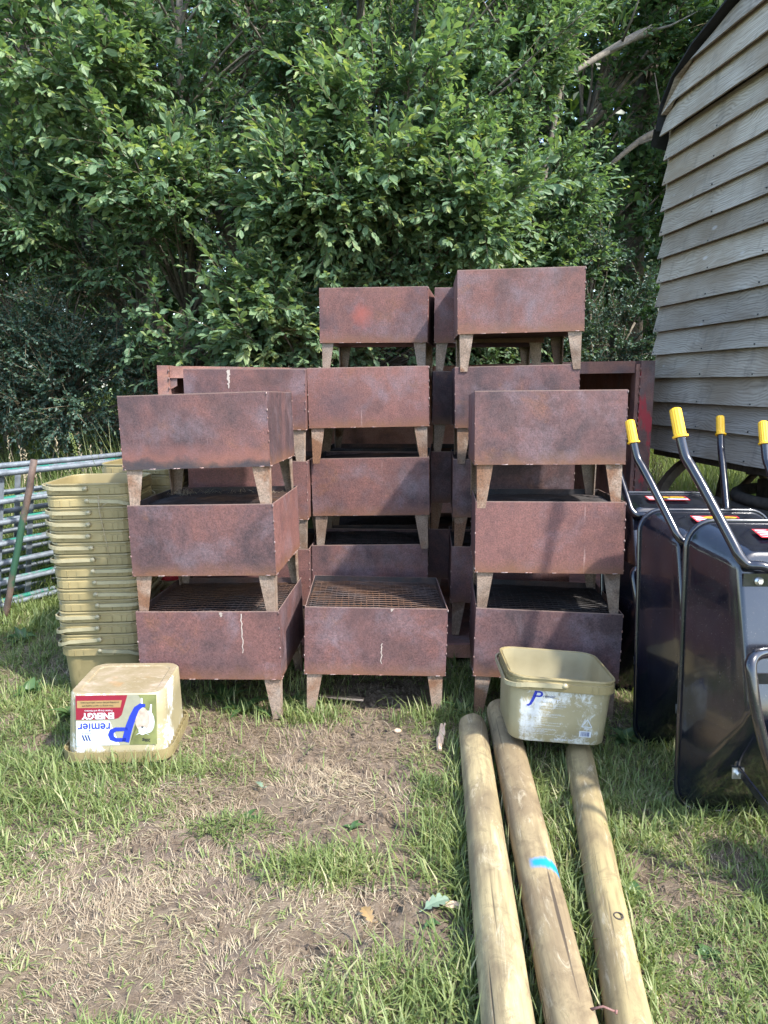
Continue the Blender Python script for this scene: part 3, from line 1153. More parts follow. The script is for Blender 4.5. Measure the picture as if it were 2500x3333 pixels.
def variant(name, kind):
    m = M['rust'].copy()
    m.name = name
    t = m.node_tree
    b = [n for n in t.nodes if n.type == 'BSDF_PRINCIPLED'][0]
    old = b.inputs['Base Color'].links[0].from_socket
    tc = t.nodes.new('ShaderNodeTexCoord')
    sx = t.nodes.new('ShaderNodeSeparateXYZ')
    L(t, tc.outputs['Object'], sx.inputs[0])
    n = noise(t, tc.outputs['Object'], 9, 5, 0.6)
    n2 = noise(t, tc.outputs['Object'], 55, 4, 0.7)
    if kind == 'scorch':
        zz = mth(t, 'ADD', mth(t, 'SUBTRACT', sx.outputs[2], LEG), mth(t, 'MULTIPLY_ADD', n, .12, -.06))
        c = mixc(t, ramp(t, zz, [(.02, (0, 0, 0)), (.035, (.4, .4, .4)), (.06, (.3, .3, .3)), (.10, (0, 0, 0))]), old, (.22, .085, .065))
        c = mixc(t, ramp(t, zz, [(.006, (.85, .85, .85)), (.040, (0, 0, 0))]), c, (.026, .026, .032))
    else:
        dx = mth(t, 'ADD', sx.outputs[0], .06)
        dz = mth(t, 'SUBTRACT', sx.outputs[2], LEG + .15)
        d = mth(t, 'SQRT', mth(t, 'ADD', mth(t, 'MULTIPLY', dx, dx), mth(t, 'MULTIPLY', dz, dz)))
        d = mth(t, 'ADD', d, mth(t, 'MULTIPLY_ADD', mth(t, 'ADD', mth(t, 'MULTIPLY', n, .7), mth(t, 'MULTIPLY', n2, .3)), .16, -.08))
        c = mixc(t, ramp(t, d, [(.00, (.6, .6, .6)), (.075, (0, 0, 0))]), old, (.32, .075, .05))
    L(t, c, b.inputs['Base Color'])
    return m


def front_of(label_start):
    for o in bpy.data.objects:
        if o.get('label', '').startswith(label_start):
            return [c for c in children(o) if c.name.startswith('front_panel')][0]


for key, kind in (('topmost fire pit of the front left', 'scorch'), ('high rear fire pit with a bright', 'red')):
    o = front_of(key)
    o.data = o.data.copy()
    o.data.materials[0] = variant('rust_' + kind, kind)
M['dropping'] = plain('white_dropping', (0.34, 0.28, 0.24), 0.8, var=0.2, nscale=90)


def streak(key, x, z1, ln, wd, seed):
    o = front_of(key)
    rs = random.Random(seed)
    m = MB()
    n = 12
    L_, R_ = [], []
    for i in range(n + 1):
        t = i / n
        w_ = wd * (1 - t) ** .6 * rs.uniform(.4, 1.2) + .0015
        c = x + rs.uniform(-.003, .003)
        L_.append((c - w_, -PD / 2 - .0012, z1 - ln * t))
        R_.append((c + w_, -PD / 2 - .0012, z1 - ln * t))
    m.loft([[a, b] for a, b in zip(L_, R_)], False, False, False, 0, False)
    m.build('dropping_streak', M['dropping'], o)


TOPZ = LEG + PH
streak('fire pit with a white dropping', -.075, TOPZ - .005, .09, .008, 1)
streak('single fire pit standing alone', .025, TOPZ - .155, .09, .0008, 2)
streak('lowest fire pit of the front left', .145, TOPZ - .01, .17, .0012, 3)
streak('lowest fire pit of the front left', .06, TOPZ - .004, .02, .007, 4)
streak('single fire pit standing alone', .065, TOPZ - .003, .012, .006, 5)

# ------------------------------------------------------------------ feed buckets
BA, BB, BH = .193, .172, .242     # rim half width, base half width, height


def ring(h, z, r, n=5):
    return [(x, y, z) for x, y in rrect(h, h, r, n)]


def bucket_body_mesh(base_mat=False):
    m = MB()
    zt = BH - .048
    w_ = lambda z: BB + (.182 - BB) * z / zt
    m.loft([ring(.115, .004, .03), ring(BB - .035, .004, .04), ring(BB - .030, .0005, .042), ring(BB - .006, 0, .052)], True, True, False, 1 if base_mat else 0, False)
    m.loft([ring(BB - .006, 0, .052), ring(BB, .006, .056), ring(w_(.08), .08, .058), ring(w_(zt), zt, .060), ring(.184, BH - .004, .060)], True, False, False, 0, True)
    m.loft([ring(.1815, BH - .004, .058), ring(w_(zt) - .0025, zt, .058), ring(BB - .0025, .008, .054), ring(BB - .012, .005, .048)], True, False, True, 0, True)
    return m


def bucket_rim_mesh():
    m = MB()
    z0 = BH - .048
    m.loft([ring(.183, z0 + .004, .060), ring(.190, z0, .064), ring(BA - .001, z0 + .001, .066), ring(BA - .001, z0 + .030, .066), ring(BA - .005, z0 + .033, .064),
            ring(BA - .005, z0 + .042, .064), ring(BA, BH - .005, .066), ring(BA - .001, BH, .066), ring(.1855, BH + .0005, .061), ring(.1835, BH - .006, .060)], True, False, False, 0, False)
    # raised pads and ribs on each side of the collar
    for q in range(4):
        mt = Matrix.Rotation(R(90 * q), 4, 'Z')
        m.box((-.075, -BA - .0025, z0 + .003), (.060, -BA + .002, z0 + .029), 0, mt)
        for x in (-.118, .098, .12):
            m.box((x, -BA - .0015, z0 + .002), (x + .003, -BA + .002, z0 + .03), 0, mt)
    return m


def bucket_handle_mesh(side, drop, lift=0.0):
    """carrying strap from the middle of the front round one side to the middle of the back"""
    m = MB()
    path = [(0.0, -BA - .006)]
    pr = rrect(BA + .010, BA + .010, .07, 6)
    half = [p for p in pr if p[0] < -.0]
    half = sorted(half, key=lambda p: math.atan2(p[1], -p[0] if p[0] else 0))
    left = [p for p in pr[7:21]]
    left = sorted(left, key=lambda p: math.atan2(p[1], -p[0]))
    path = [(-.005, -BA - .010)] + left + [(-.005, BA + .010)]
    n = len(path)
    rings = []
    for i, (x, y) in enumerate(path):
        tt = i / (n - 1)
        z = BH - .022 + lift * min(1, 4 * tt, 4 * (1 - tt)) - drop * math.sin(math.pi * tt)
        dx, dy = (x, y)
        l = math.hypot(dx, dy)
        ox, oy = dx / l * .0035, dy / l * .0035
        h = .0075
        X = x * side
        rings.append([(X - ox * side, y - oy, z - h), (X + ox * side, y + oy, z - h), (X + ox * side, y + oy, z + h), (X - ox * side, y - oy, z + h)])
    if side < 0:
        rings = [r[::-1] for r in rings]
    m.loft(rings, True, True, True, 0, False)
    for y in (-1, 1):
        m.tube([(0, y * (BA + .001), BH - .022), (0, y * (BA + .0145), BH - .022)], .0105, 10)
    return m


def bucket(label, mx, mat='tan', hside=1, drop=0.0, lift=0.0, group=None):
    r = empty('feed_bucket', label, 'bucket', group=group, mat4=mx)
    key = (hside, round(drop, 3), round(lift, 3))
    if 'body' not in KIDS:
        o = bucket_body_mesh().build('body', M['tan'], r)
        KIDS['body'] = o.data
        o2 = bucket_rim_mesh().build('rim', M['tan'], r)
        KIDS['rim'] = o2.data
    else:
        link('body', KIDS['body'], r)
        link('rim', KIDS['rim'], r)
    if key not in KIDS:
        KIDS[key] = bucket_handle_mesh(hside, drop, lift).build('handle', M['strap'], r).data
    else:
        link('handle', KIDS[key], r)
    if mat != 'tan':
        for c in children(r):
            c.data = c.data.copy()
            c.data.materials[0] = M[mat]
    return r


ordn = ['topmost', 'second', 'third', 'fourth', 'fifth', 'sixth', 'seventh', 'eighth', 'ninth', 'tenth', 'eleventh', 'twelfth', 'thirteenth', 'fourteenth', 'fifteenth']
NB = 15
sides = [1, -1, 1, 1, 1, 1, 1, -1, -1, -1, -1, 1, 1, 1, -1]
drops = [-.012, .03, -.004, -.012, -.012, -.008, .006, .0, .0, .012, .0, .004, .024, .030, .036]
for k in range(NB):
    f = k / (NB - 1)                      # 0 = top
    z = (NB - 1 - k) * .0523
    jx, jy, jr = random.uniform(-.003, .003), random.uniform(-.003, .003), random.uniform(-1.2, 1.2)
    lab = ('%s tan feed bucket, open to the sky, on the tall nested stack at left' % ordn[k]) if k == 0 else (
        'tan feed bucket standing on the grass, lowest of the tall nested stack' if k == NB - 1 else
        '%s tan feed bucket from the top of the tall nested stack at left' % ordn[k])
    mx = Matrix.Translation((-1.272 - .022 * (1 - f) + jx, 3.368 + jy, .0 + z)) @ Matrix.Rotation(R(2 + jr), 4, 'Z') @ Matrix.Rotation(R(-1.0), 4, 'Y')
    bucket(lab, mx, 'tan', sides[k], drops[k], group='nested buckets in the tall left stack')
NB2 = 15
for k in range(NB2):
    z = (NB2 - 1 - k) * .0535
    red = k == 10
    mx = Matrix.Translation((-1.205 + random.uniform(-.003, .003), 3.80, .02 + z)) @ Matrix.Rotation(R(-3 + random.uniform(-2, 2)), 4, 'Z')
    lab = 'red feed bucket among the tan ones of the rear nested stack' if red else \
        '%s tan bucket %s the rear nested stack behind the left pits' % (ordn[k], 'of' if k == 0 else 'down in')
    bucket(lab, mx, 'red_plastic' if red else 'tan', 1 if k % 3 else -1, .02 if k % 2 else -.01, group='nested buckets in the rear left stack')


# flat print helpers: local label plane x right, z up, lying on the outer front face (y = -face)
def text_part(name, s, size, x, z, mat, parent, place, bold=0.0, shear=0.0, sx=1.0):
    cu = bpy.data.curves.new(name, 'FONT')
    cu.body = s
    cu.size = size
    cu.offset = bold
    cu.shear = shear
    cu.resolution_u = 3
    tmp = bpy.data.objects.new(name, cu)
    COL.objects.link(tmp)
    dg = bpy.context.evaluated_depsgraph_get()
    me = bpy.data.meshes.new_from_object(tmp.evaluated_get(dg))
    bpy.data.objects.remove(tmp)
    co = np.empty(len(me.vertices) * 3, np.float32)
    me.vertices.foreach_get('co', co)
    co = co.reshape(-1, 3)
    V = np.array([place(x + p[0] * sx, z + p[1]) for p in co], np.float32)
    me.vertices.foreach_set('co', V.ravel())
    me.materials.clear()
    me.materials.append(mat)
    me.update()
    return link(name, me, parent)


def poly_part(name, polys, mat, parent, place, lift=0.0):
    m = MB()
    for P in polys:
        m.add([place(x, z, lift) for x, z in P], [tuple(range(len(P)))])
    return m.build(name, mat, parent)


def strip(pts, wds):
    P = [Vector((a, b)) for a, b in pts]
    out_ = []
    for i in range(len(P)):
        d = (P[min(i + 1, len(P) - 1)] - P[max(i - 1, 0)]).normalized()
        n_ = Vector((-d.y, d.x))
        out_.append((P[i] + n_ * wds[i] / 2, P[i] - n_ * wds[i] / 2))
    return [[tuple(out_[i][0]), tuple(out_[i + 1][0]), tuple(out_[i + 1][1]), tuple(out_[i][1])] for i in range(len(P) - 1)]


def face_place(x0, z0):
    """label coordinates -> bucket's outer front face, which leans outwards with height"""
    zt = BH - .048

    def pl(x, z, lift=0.0):
        zz = z0 + z
        y = -(BB + (.182 - BB) * zz / zt) - .0012 - lift
        return (x0 + x, y, zz)
    return pl


def big_p(ox, oz, s, lean=0.0):
    """the swooping capital with a tail running down to the left"""
    bowl = [(.105, .128), (.148, .128), (.162, .135), (.166, .148), (.162, .161), (.148, .168), (.112, .168)]
    wb = [.013, .015, .019, .021, .019, .015, .013]
    tail = [(.114, .176), (.108, .150), (.099, .118), (.086, .082), (.072, .052), (.056, .040), (.040, .040)]
    wt = [.026, .026, .026, .024, .021, .018, .010]
    f = lambda P: [(ox + x * s, oz + z * s) for x, z in P]
    return strip(f(bowl), [w_ * s for w_ in wb]) + strip(f(tail), [w_ * s for w_ in wt])


def upturned():
    mx = Matrix.Translation((-1.0, 2.735, 0.026 + BH + .004)) @ Matrix.Rotation(R(4.0), 4, 'Z') @ Matrix.Rotation(R(-2.2), 4, 'X') @ Matrix.Rotation(R(0.8 + 180), 4, 'Y')
    r = empty('feed_bucket', 'upturned tan tub on its lid, with a printed sheep label, front left', 'bucket', mat4=mx)
    b_ = bucket_body_mesh(True).build('body', [M['tan_up'], M['tan_base']], r)
    # lid under the open end
    m = MB()
    m.loft([ring(.10, BH + .004, .03), ring(.180, BH + .004, .058), ring(.184, BH - .002, .060), ring(.194, BH - .004, .07), ring(.198, BH - .03, .072), ring(.2015, BH - .031, .074), ring(.2015, BH + .010, .074), ring(.150, BH + .014, .06)], True, True, True, 0, False)
    for q in range(4):
        mt = Matrix.Rotation(R(90 * q), 4, 'Z')
        for k in range(9):
            x = -.14 + .035 * k
            m.box((x, -.203, BH - .03), (x + .003, -.193, BH - .008), 0, mt)
            m.box((x, -.197, BH - .0305), (x + .002, -.184, BH - .006), 0, mt)
    m.build('lid', M['tan'], r)
    pl = face_place(-.150, .004)     # label origin: its lower left corner on the upright tub
    p = lambda n_, P, mt, l=0.0: poly_part(n_, P, M[mt], r, pl, l)
    lab = p('label', [[(0, 0), (.29, 0), (.29, .188), (0, .188)]], 'p_grey')

    def q(n_, P, mt, l):
        return poly_part(n_, P, M[mt], lab, pl, l)
    q('field_picture', [[(0, 0), (.065, 0), (.055, .02), (.10, .188), (0, .188)], [(.055, .02), (.075, .11), (.10, .188), (.062, .10)]], 'p_green', .0003)
    q('white_panel', [[(.135, .188), (.29, .188), (.29, .096), (.170, .096)]], 'p_white', .0004)
    q('red_band', [[(.104, .0), (.29, .0), (.29, .0905), (.155, .0905), (.138, .086), (.126, .074)]], 'p_red', .0006)
    q('tan_strip', [[(.124, .019), (.285, .019), (.285, .046), (.130, .046)]], 'p_tan', .0008)
    # sheep in the picture: fleece, white head and legs
    el = lambda cx, cz, a, b, n=16: [(cx + a * math.cos(2 * math.pi * k / n), cz + b * math.sin(2 * math.pi * k / n)) for k in range(n)]
    q('sheep_picture', [el(.030, .102, .022, .042)], 'p_white', .0009)
    q('sheep_picture', [el(.052, .092, .027, .046)], 'p_fleece', .0011)
    q('sheep_picture', [el(.052, .135, .014, .016) + []], 'p_white', .0013)
    for ear in ([(.040, .146), (.026, .152), (.044, .140)], [(.064, .146), (.078, .152), (.060, .140)]):
        q('sheep_picture', [ear], 'p_white', .0012)
    for leg_ in ([(.048, .05), (.050, .012), (.056, .012), (.057, .05)], [(.018, .07), (.016, .036), (.022, .036), (.026, .07)]):
        q('sheep_picture', [leg_], 'p_white', .0012)
    tag(q('sheep_picture', [el(.052, .1215, .005, .0035, 8), el(.046, .136, .002, .002, 6), el(.059, .136, .002, .002, 6)], 'p_black', .0015), kind='stuff')
    q('blue_letter', big_p(.0, .0, 1.0), 'p_blue', .0017)
    # three slanted bars of the maker's mark
    q('maker_mark', [[(.238 + .010 * k, .170 - .0), (.244 + .010 * k, .170), (.252 + .010 * k, .148), (.246 + .010 * k, .148)][::1] for k in range(3)], 'p_navy', .0008)
    T = lambda n_, s, size, x, z, mt, l=.0019, **k: text_part(n_, s, size, x, z, M[mt], lab, lambda a, b: pl(a, b, l), **k)
    T('lettering', 'remier', .046, .166, .104, 'p_blue', bold=.0006, sx=.93)
    T('lettering', 'ENERGY', .0315, .152, .066, 'p_white', bold=.0013, sx=.98)
    T('lettering', 'Premier Energy and Nutrition', .0095, .158, .054, 'p_white', sx=.88)
    T('lettering', 'Extra energy to support tupping and', .0088, .155, .036, 'p_black', sx=.86)
    T('lettering', 'pre-lambing and help enhance cattle performance', .0088, .134, .024, 'p_black', sx=.78)
    T('lettering', 'WYNNSTAY', .0075, .235, .138, 'p_navy', sx=.9)
    T('lettering', '20kg', .015, .024, .166, 'p_black', bold=.0004)
    return r


upturned()


def open_tub():
    mx = Matrix.Translation((.628, 2.645, .118)) @ Matrix.Rotation(R(-2.0), 4, 'Z') @ Matrix.Rotation(R(-4.2), 4, 'X') @ Matrix.Rotation(R(3.8), 4, 'Y')
    r = empty('feed_bucket', 'open worn tub with scuffed white print, tilted on the ends of two timber posts', 'bucket', mat4=mx)
    bucket_body_mesh().build('body', M['tan_worn'], r)
    bucket_rim_mesh().build('rim', M['tan'], r)
    bucket_handle_mesh(1, .015, .0).build('handle', M['strap'], r)
    pl = face_place(-.150, .010)
    pr = poly_part('blue_letter', big_p(.010, .110, .40), M['p_blue'], r, pl, .0006)
    T = lambda s, size, x, z, mt, **k: text_part('lettering', s, size, x, z, M[mt], r, lambda a, b: pl(a, b, .0008), **k)
    T('remier', .016, .080, .158, 'p_navy', shear=.15)
    T('ENERGY', .017, .060, .142, 'p_white', bold=.0007, shear=.2, sx=1.25)
    T('Net weight 20kg', .010, .135, .002, 'p_white', bold=.0002)
    rs = random.Random(8)
    lines = []
    z = .130
    while z > .02:
        x = .018
        ln = rs.uniform(.05, .15) if rs.random() < .8 else 0
        while x < .018 + ln:
            e = x + rs.uniform(.004, .014)
            lines.append([(x, z), (e, z), (e, z + .0011), (x, z + .0011)])
            x = e + .0016
        z -= .0033
    poly_part('small_print', lines, M['p_white'], r, pl, .0005)
    # recycling triangle outline
    A_, B_, C_ = (.246, .088), (.228, .060), (.264, .060)
    poly_part('recycling_mark', strip([A_, B_], [.003, .003]) + strip([B_, C_], [.003, .003]) + strip([C_, A_], [.003, .003]) + [[(.238, .052), (.254, .052), (.254, .055), (.238, .055)]], M['p_white'], r, pl, .0007)
    bc = poly_part('barcode', [[(.222, .022), (.264, .022), (.264, .044), (.222, .044)]], M['p_white'], r, pl, .0006)
    x = .227
    bars = []
    while x < .258:
        w_ = rs.choice([.0008, .0012, .002])
        bars.append([(x, .025), (x + w_, .025), (x + w_, .041), (x, .041)])
        x += w_ + rs.choice([.0008, .0014])
    poly_part('bar', bars, M['p_navy'], bc, pl, .0010)


open_tub()


# ------------------------------------------------------------------ round timber posts on the ground
def round_post(label, a, b, r, mat, seed):
    rs = random.Random(seed)
    a, b = Vector(a), Vector(b)
    d = (b - a)
    ln = d.length
    y = d.normalized()
    x = y.cross(Vector((0, 0, 1))).normalized()
    z = x.cross(y)
    mx = Matrix(((x.x, y.x, z.x, a.x), (x.y, y.y, z.y, a.y), (x.z, y.z, z.z, a.z), (0, 0, 0, 1)))
    root = empty('timber_post', label, 'post', mat4=mx, group='round timber posts lying on the grass')
    m = MB()
    n, sg = 28, 40
    rings = []
    ph = [rs.uniform(0, 6.3) for _ in range(6)]
    for i in range(sg + 1):
        t = i / sg * ln
        rr = []
        for k in range(n):
            an = 2 * math.pi * k / n
            q = r * (1 + .018 * math.sin(an * 3 + ph[0] + t * .7) + .012 * math.sin(an * 5 + ph[1] - t * 1.9) + .02 * math.sin(t * 2.6 + ph[2]) + .006 * math.sin(t * 23 + an * 2))
            if i in (0, sg):
                q *= .93
            rr.append((q * math.cos(an), t + (.0 if 0 < i < sg else 0), q * math.sin(an)))
        rings.append(rr)
    rings.insert(1, [(p[0] / .95, .012, p[2] / .95) for p in rings[0]])
    m.loft(rings, True, False, False, 0, True)
    m.build('pole', mat, root)
    m = MB()
    m.add([(p[0], .0, p[2]) for p in rings[0]], [tuple(range(n))])
    m.build('cut_end', M['post_end'], root)
    m = MB()
    m.add(rings[-1], [tuple(range(n - 1, -1, -1))])
    m.build('cut_end', M['post_end'], root)
    if seed == 3:      # the one ringed knot
        m = MB()
        c = Vector((-.012, .93, r * 1.0))
        m.tube([tuple(c + Vector((.011 * math.cos(a), .012 * math.sin(a), -.0012))) for a in [2 * math.pi * k / 14 for k in range(14)]], .0022, 5, closed=True)
        m.build('knot', M['dark_timber'], root)
    return root


# y axis of each post runs towards the camera
round_post('left timber post of three, pale and muddy, its far end rounded and free', (.352, 2.765, .058), (.215, .55, .056), .0565, M['post_a'], 1)
pb = round_post('brown timber post with a blue sprayed mark, between the other two posts', (.483, 2.90, .058), (.345, .35, .056), .0565, M['post_b'], 2)
round_post('right timber post of three, with a round knot, its far end under the open tub', (.724, 2.56, .050), (.37, .45, .050), .0495, M['post_c'], 3)
# the blue band sits 1.02 m from the far end
for n_ in M['post_b'].node_tree.nodes:
    if n_.type == 'MATH' and n_.operation == 'SUBTRACT' and n_.inputs[0].is_linked and n_.inputs[0].links[0].from_node.type == 'SEPXYZ':
        n_.inputs[1].default_value = 1.07
# bent nail in the end of the middle post
m = MB()
m.tube([(.435, 1.36, .10), (.46, 1.355, .112), (.485, 1.345, .108)], [.003, .0025, .0025], 6)
m.tube([(.483, 1.346, .108), (.487, 1.344, .108)], [.0045, .0045], 8)
tag(m.build('bent_nail', M['frame']), 'rusty bent nail sticking out of the side of the blue marked post', 'nail')

# ------------------------------------------------------------------ wheelbarrows standing on their noses
def wheelbarrow(label, x, y, z, yaw, pitch, roll, stick=True, scale=1.0, hx=0.0):
    mx = Matrix.Translation((x, y, z)) @ Matrix.Rotation(R(yaw), 4, 'Z') @ Matrix.Rotation(R(pitch), 4, 'X') @ Matrix.Rotation(R(roll), 4, 'Y') @ Matrix.Scale(scale, 4)
    root = empty('wheelbarrow', label, 'wheelbarrow', mat4=mx, group='black wheelbarrows stood on end')
    DP = .26
    yb = lambda z: .22 * (z - .65)      # the tray is deeper at its nose

    def rg(s, yy, off=0.0):
        hw = .262 + (.200 - .262) * s - off
        lo = .0 + .40 * s + off
        hi = .945 + (.872 - .945) * s - off
        r = .085 + (.055 - .085) * s
        return [(a, yy + yb(b) * min(1, s), b) for a, b in rrect(hw, (hi - lo) / 2, r, 7, 0, (hi + lo) / 2)]
    m = MB()
    prof = [(0.0, DP), (.03, DP - .004), (.06, DP - .02), (.25, DP * .76), (.5, DP * .50), (.75, DP * .245), (.88, DP * .11), (.945, .018), (.985, .006), (1.05, .001), (1.2, 0)]
    m.loft([rg(s, yy) for s, yy in prof], True, False, True, 0, True)
    m.loft([rg(s, yy + .004, .0025) for s, yy in prof][::-1], True, True, False, 0, True)
    m.build('tray', M['black'], root)
    m = MB()
    m.tube([Vector(p) for p in rg(-.03, DP + .002)], .0085, 8, closed=True)
    m.build('rim', M['black'], root)
    for sx in (-1, 1):
        m = MB()
        pts = catmull([(sx * .03, .01, .835), (sx * .10, .006, .822), (sx * .15, .01, .836), (sx * .185, .02, .838), (sx * .207, .028, .862), (sx * .214 + hx * .1, .045, .90), (sx * .236 + hx * .55, .12, 1.05), (sx * .246 + hx * .75, .155, 1.115), (sx * .252 + hx * .87, .174, 1.152), (sx * .257 + hx * .95, .188, 1.21), (sx * .260 + hx, .20, 1.27)], 5)
        m.tube(pts, .0155, 10)
        h = m.build('handle', M['black'], root)
        # ribbed grip with a flange
        a, b_ = Vector((sx * .257 + hx * .95, .1885, 1.211)), Vector((sx * .2625 + hx * 1.05, .205, 1.297))
        d = (b_ - a).normalized()
        u = d.cross(Vector((0, 1, 0))).normalized()
        v_ = u.cross(d)
        g = MB()
        ns = 28

        def cr(c, r0, rib):
            return [tuple(c + (u * math.cos(2 * math.pi * k / ns) + v_ * math.sin(2 * math.pi * k / ns)) * (r0 + (rib if k % 2 else 0))) for k in range(ns)]
        g.loft([cr(a - d * .003, .016, 0), cr(a - d * .003, .0235, 0), cr(a + d * .003, .024, 0), cr(a + d * .005, .0185, 0), cr(a + d * .009, .0178, .0012), cr(b_ - d * .004, .0170, .0010), cr(b_, .0150, 0), cr(b_ + d * .003, .008, 0)], True, True, True, 0, False)
        g.build('grip', M['yellow'], h)
        # frame tube from the bolt to the leg loop
        m = MB()
        pts = catmull([(sx * .03, -.03, .60), (sx * .15, -.09, .612), (sx * .245, -.145, .61), (sx * .255, -.165, .545), (sx * .230, -.18, .40), (sx * .150, -.20, .16), (sx * .09, -.20, .10)], 6)
        m.tube(pts, .0155, 10)
        m.build('leg', M['black'], root)
        m = MB()
        m.box((sx * .135 - .06, yb(.79) - .008, .775), (sx * .135 + .06, yb(.79) - .002, .812))
        br = m.build('bracket', M['black'], root)
        m = MB()
        m.box((sx * .12 - .06, yb(.52) - .008, .505), (sx * .12 + .06, yb(.52) - .002, .535))
        m.build('bracket', M['black'], root)
        for bx, bz in ((sx * .150, .79), (sx * .125, .52)):
            m = MB()
            m.tube([(bx, yb(bz) - .008, bz), (bx, yb(bz) - .012, bz)], .013, 12)
            m.tube([(bx, yb(bz) - .012, bz), (bx, yb(bz) - .020, bz)], .0075, 6, sm=False)
            m.build('bolt', M['zinc'], br)
        # strut from the nose to the leg
        m = MB()
        P0, P1 = Vector((sx * .165, .072, .215)), Vector((sx * .125, -.165, .11))
        for q, (pa, pb_) in enumerate([(P0, P1)]):
            dd = (pb_ - pa).normalized()
            s_ = Vector((0, 0, 1)).cross(dd).normalized()
            n_ = dd.cross(s_)
            vs = []
            for c in (pa, pb_):
                for e, f in ((-1, -1), (1, -1), (1, 1), (-1, 1)):
                    vs.append(tuple(c + n_ * e * .012 + s_ * f * .0025))
            m.add(vs, [(0, 1, 2, 3), (7, 6, 5, 4), (0, 4, 5, 1), (1, 5, 6, 2), (2, 6, 7, 3), (3, 7, 4, 0)])
        st = m.build('strut', M['black'], root)
        m = MB()
        m.tube([tuple(P0 + Vector((0, -.004, -.012))), tuple(P0 + Vector((0, -.022, -.014)))], .009, 6, sm=False)
        m.box((P0.x - .018, P0.y - .008, P0.z - .03), (P0.x + .018, P0.y - .004, P0.z + .004))
        m.build('bolt', M['zinc'], st)
    # front wheel, at the nose
    m = MB()
    m.tube([(.0 + .0, -.20 + .135 * math.cos(a), .155 + .135 * math.sin(a)) for a in [2 * math.pi * k / 24 for k in range(24)]], .034, 8, closed=True)
    wh = m.build('wheel', M['rubber'], root)
    m = MB()
    m.tube([(-.012, -.20, .155), (.012, -.20, .155)], .105, 18)
    m.tube([(-.09, -.20, .155), (.09, -.20, .155)], .009, 8)
    m.build('wheel_rim', M['black'], wh)
    if stick:
        # safety sticker on the upper end wall
        za, ya, zb_, yb_ = .9385, .232, .898, .106

        def pl(u, v, l):
            k = v
            n_ = Vector((0, -(za - zb_), (ya - yb_))).normalized()
            k = .15 + v * .62
            p = Vector((u * .92, yb_ + (ya - yb_) * k, zb_ + (za - zb_) * k)) + n_ * (.0035 + l)
            return tuple(p)
        hw = .100
        s0 = poly_part('sticker', [[(-hw, .0), (hw, .0), (hw, .8), (-hw, .8)]], M['p_redb'], root, pl, 0)
        q = lambda P, mt, l: poly_part('print', P, M[mt], s0, pl, l)
        q([[(-hw + .006, .05), (hw - .006, .05), (hw - .006, .75), (-hw + .006, .75)]], 'p_black', .0003)
        q([[(-.095, .08), (-.03, .08), (-.055, .72), (-.095, .72)], [(.0, .1), (.095, .1), (.095, .3), (.0, .3)]], 'p_white', .0006)
        q([[(-.095, .1 + .2 * k), (-.04, .22 + .2 * k), (-.04, .31 + .2 * k), (-.095, .19 + .2 * k)] for k in range(3)], 'p_redb', .0009)
        el = lambda cx, cz, a, b: [(cx + a * math.cos(2 * math.pi * k / 14), cz + b * math.sin(2 * math.pi * k / 14)) for k in range(14)]
        q([el(-.02, .56, .034, .12), el(.052, .56, .038, .12)], 'p_yel', .0009)
        q([el(-.02, .56, .022, .05), el(.052, .56, .026, .05)], 'p_black', .0011)
        q([el(.02, .2, .03, .1), el(.072, .2, .018, .07)], 'p_white', .0011)
    return root


wheelbarrow('nearest black wheelbarrow on its nose, underside and bolts facing out', 1.234, 1.985, .045, 1.0, -6.0, .6, scale=1.005, hx=-.07)
wheelbarrow('middle one of the black wheelbarrows stood on end, half hidden behind the nearest', 1.240, 2.455, .045, 1.0, -7.5, .5, scale=.965, hx=-.065)
wheelbarrow('rearmost black wheelbarrow by the fire pits, only its upper end and right grip showing', 1.275, 2.98, .02, 0, -11, .3, scale=1.0)

# ------------------------------------------------------------------ metal hurdles and pipe at the left
HDIR = Vector((.54, .84, 0)).normalized()


def hurdle(label, base, mats, ln=2.3, lean=.14, seed=1):
    rs = random.Random(seed)
    root = empty('sheep_hurdle', label, 'hurdle', base, group='tubular metal hurdles at the left')
    side = Vector((.9, -.35, 0)).normalized()
    at = lambda t, z: HDIR * t + side * (lean * z / .88) + Vector((0, 0, z))
    zs = [.05, .185, .315, .445, .575, .705, .875]
    for i, z in enumerate(zs):
        m = MB()
        bow = rs.uniform(-.008, .008)
        P = [at(ln * k / 8, z + bow * math.sin(math.pi * k / 8)) for k in range(9)]
        m.tube([tuple(p) for p in P], .0185 if i == 6 else .0170, 8)
        m.build('rail', M[mats[i % len(mats)]], root)
    for t in (.012, ln * .36, ln - .012):
        m = MB()
        a, b_ = at(t, .03), at(t, .87)
        off = side.cross(Vector((0, 0, 1))) * 0
        vs = []
        nrm_ = side * -.019
        for c in (a, b_):
            for e, f in ((-1, 0), (1, 0), (1, 1), (-1, 1)):
                vs.append(tuple(c + HDIR * e * .018 + nrm_ * (1 + f * .25)))
        m.add(vs, [(0, 3, 2, 1), (4, 5, 6, 7), (0, 1, 5, 4), (1, 2, 6, 5), (2, 3, 7, 6), (3, 0, 4, 7)])
        m.build('upright', M['galv'], root)
    return root


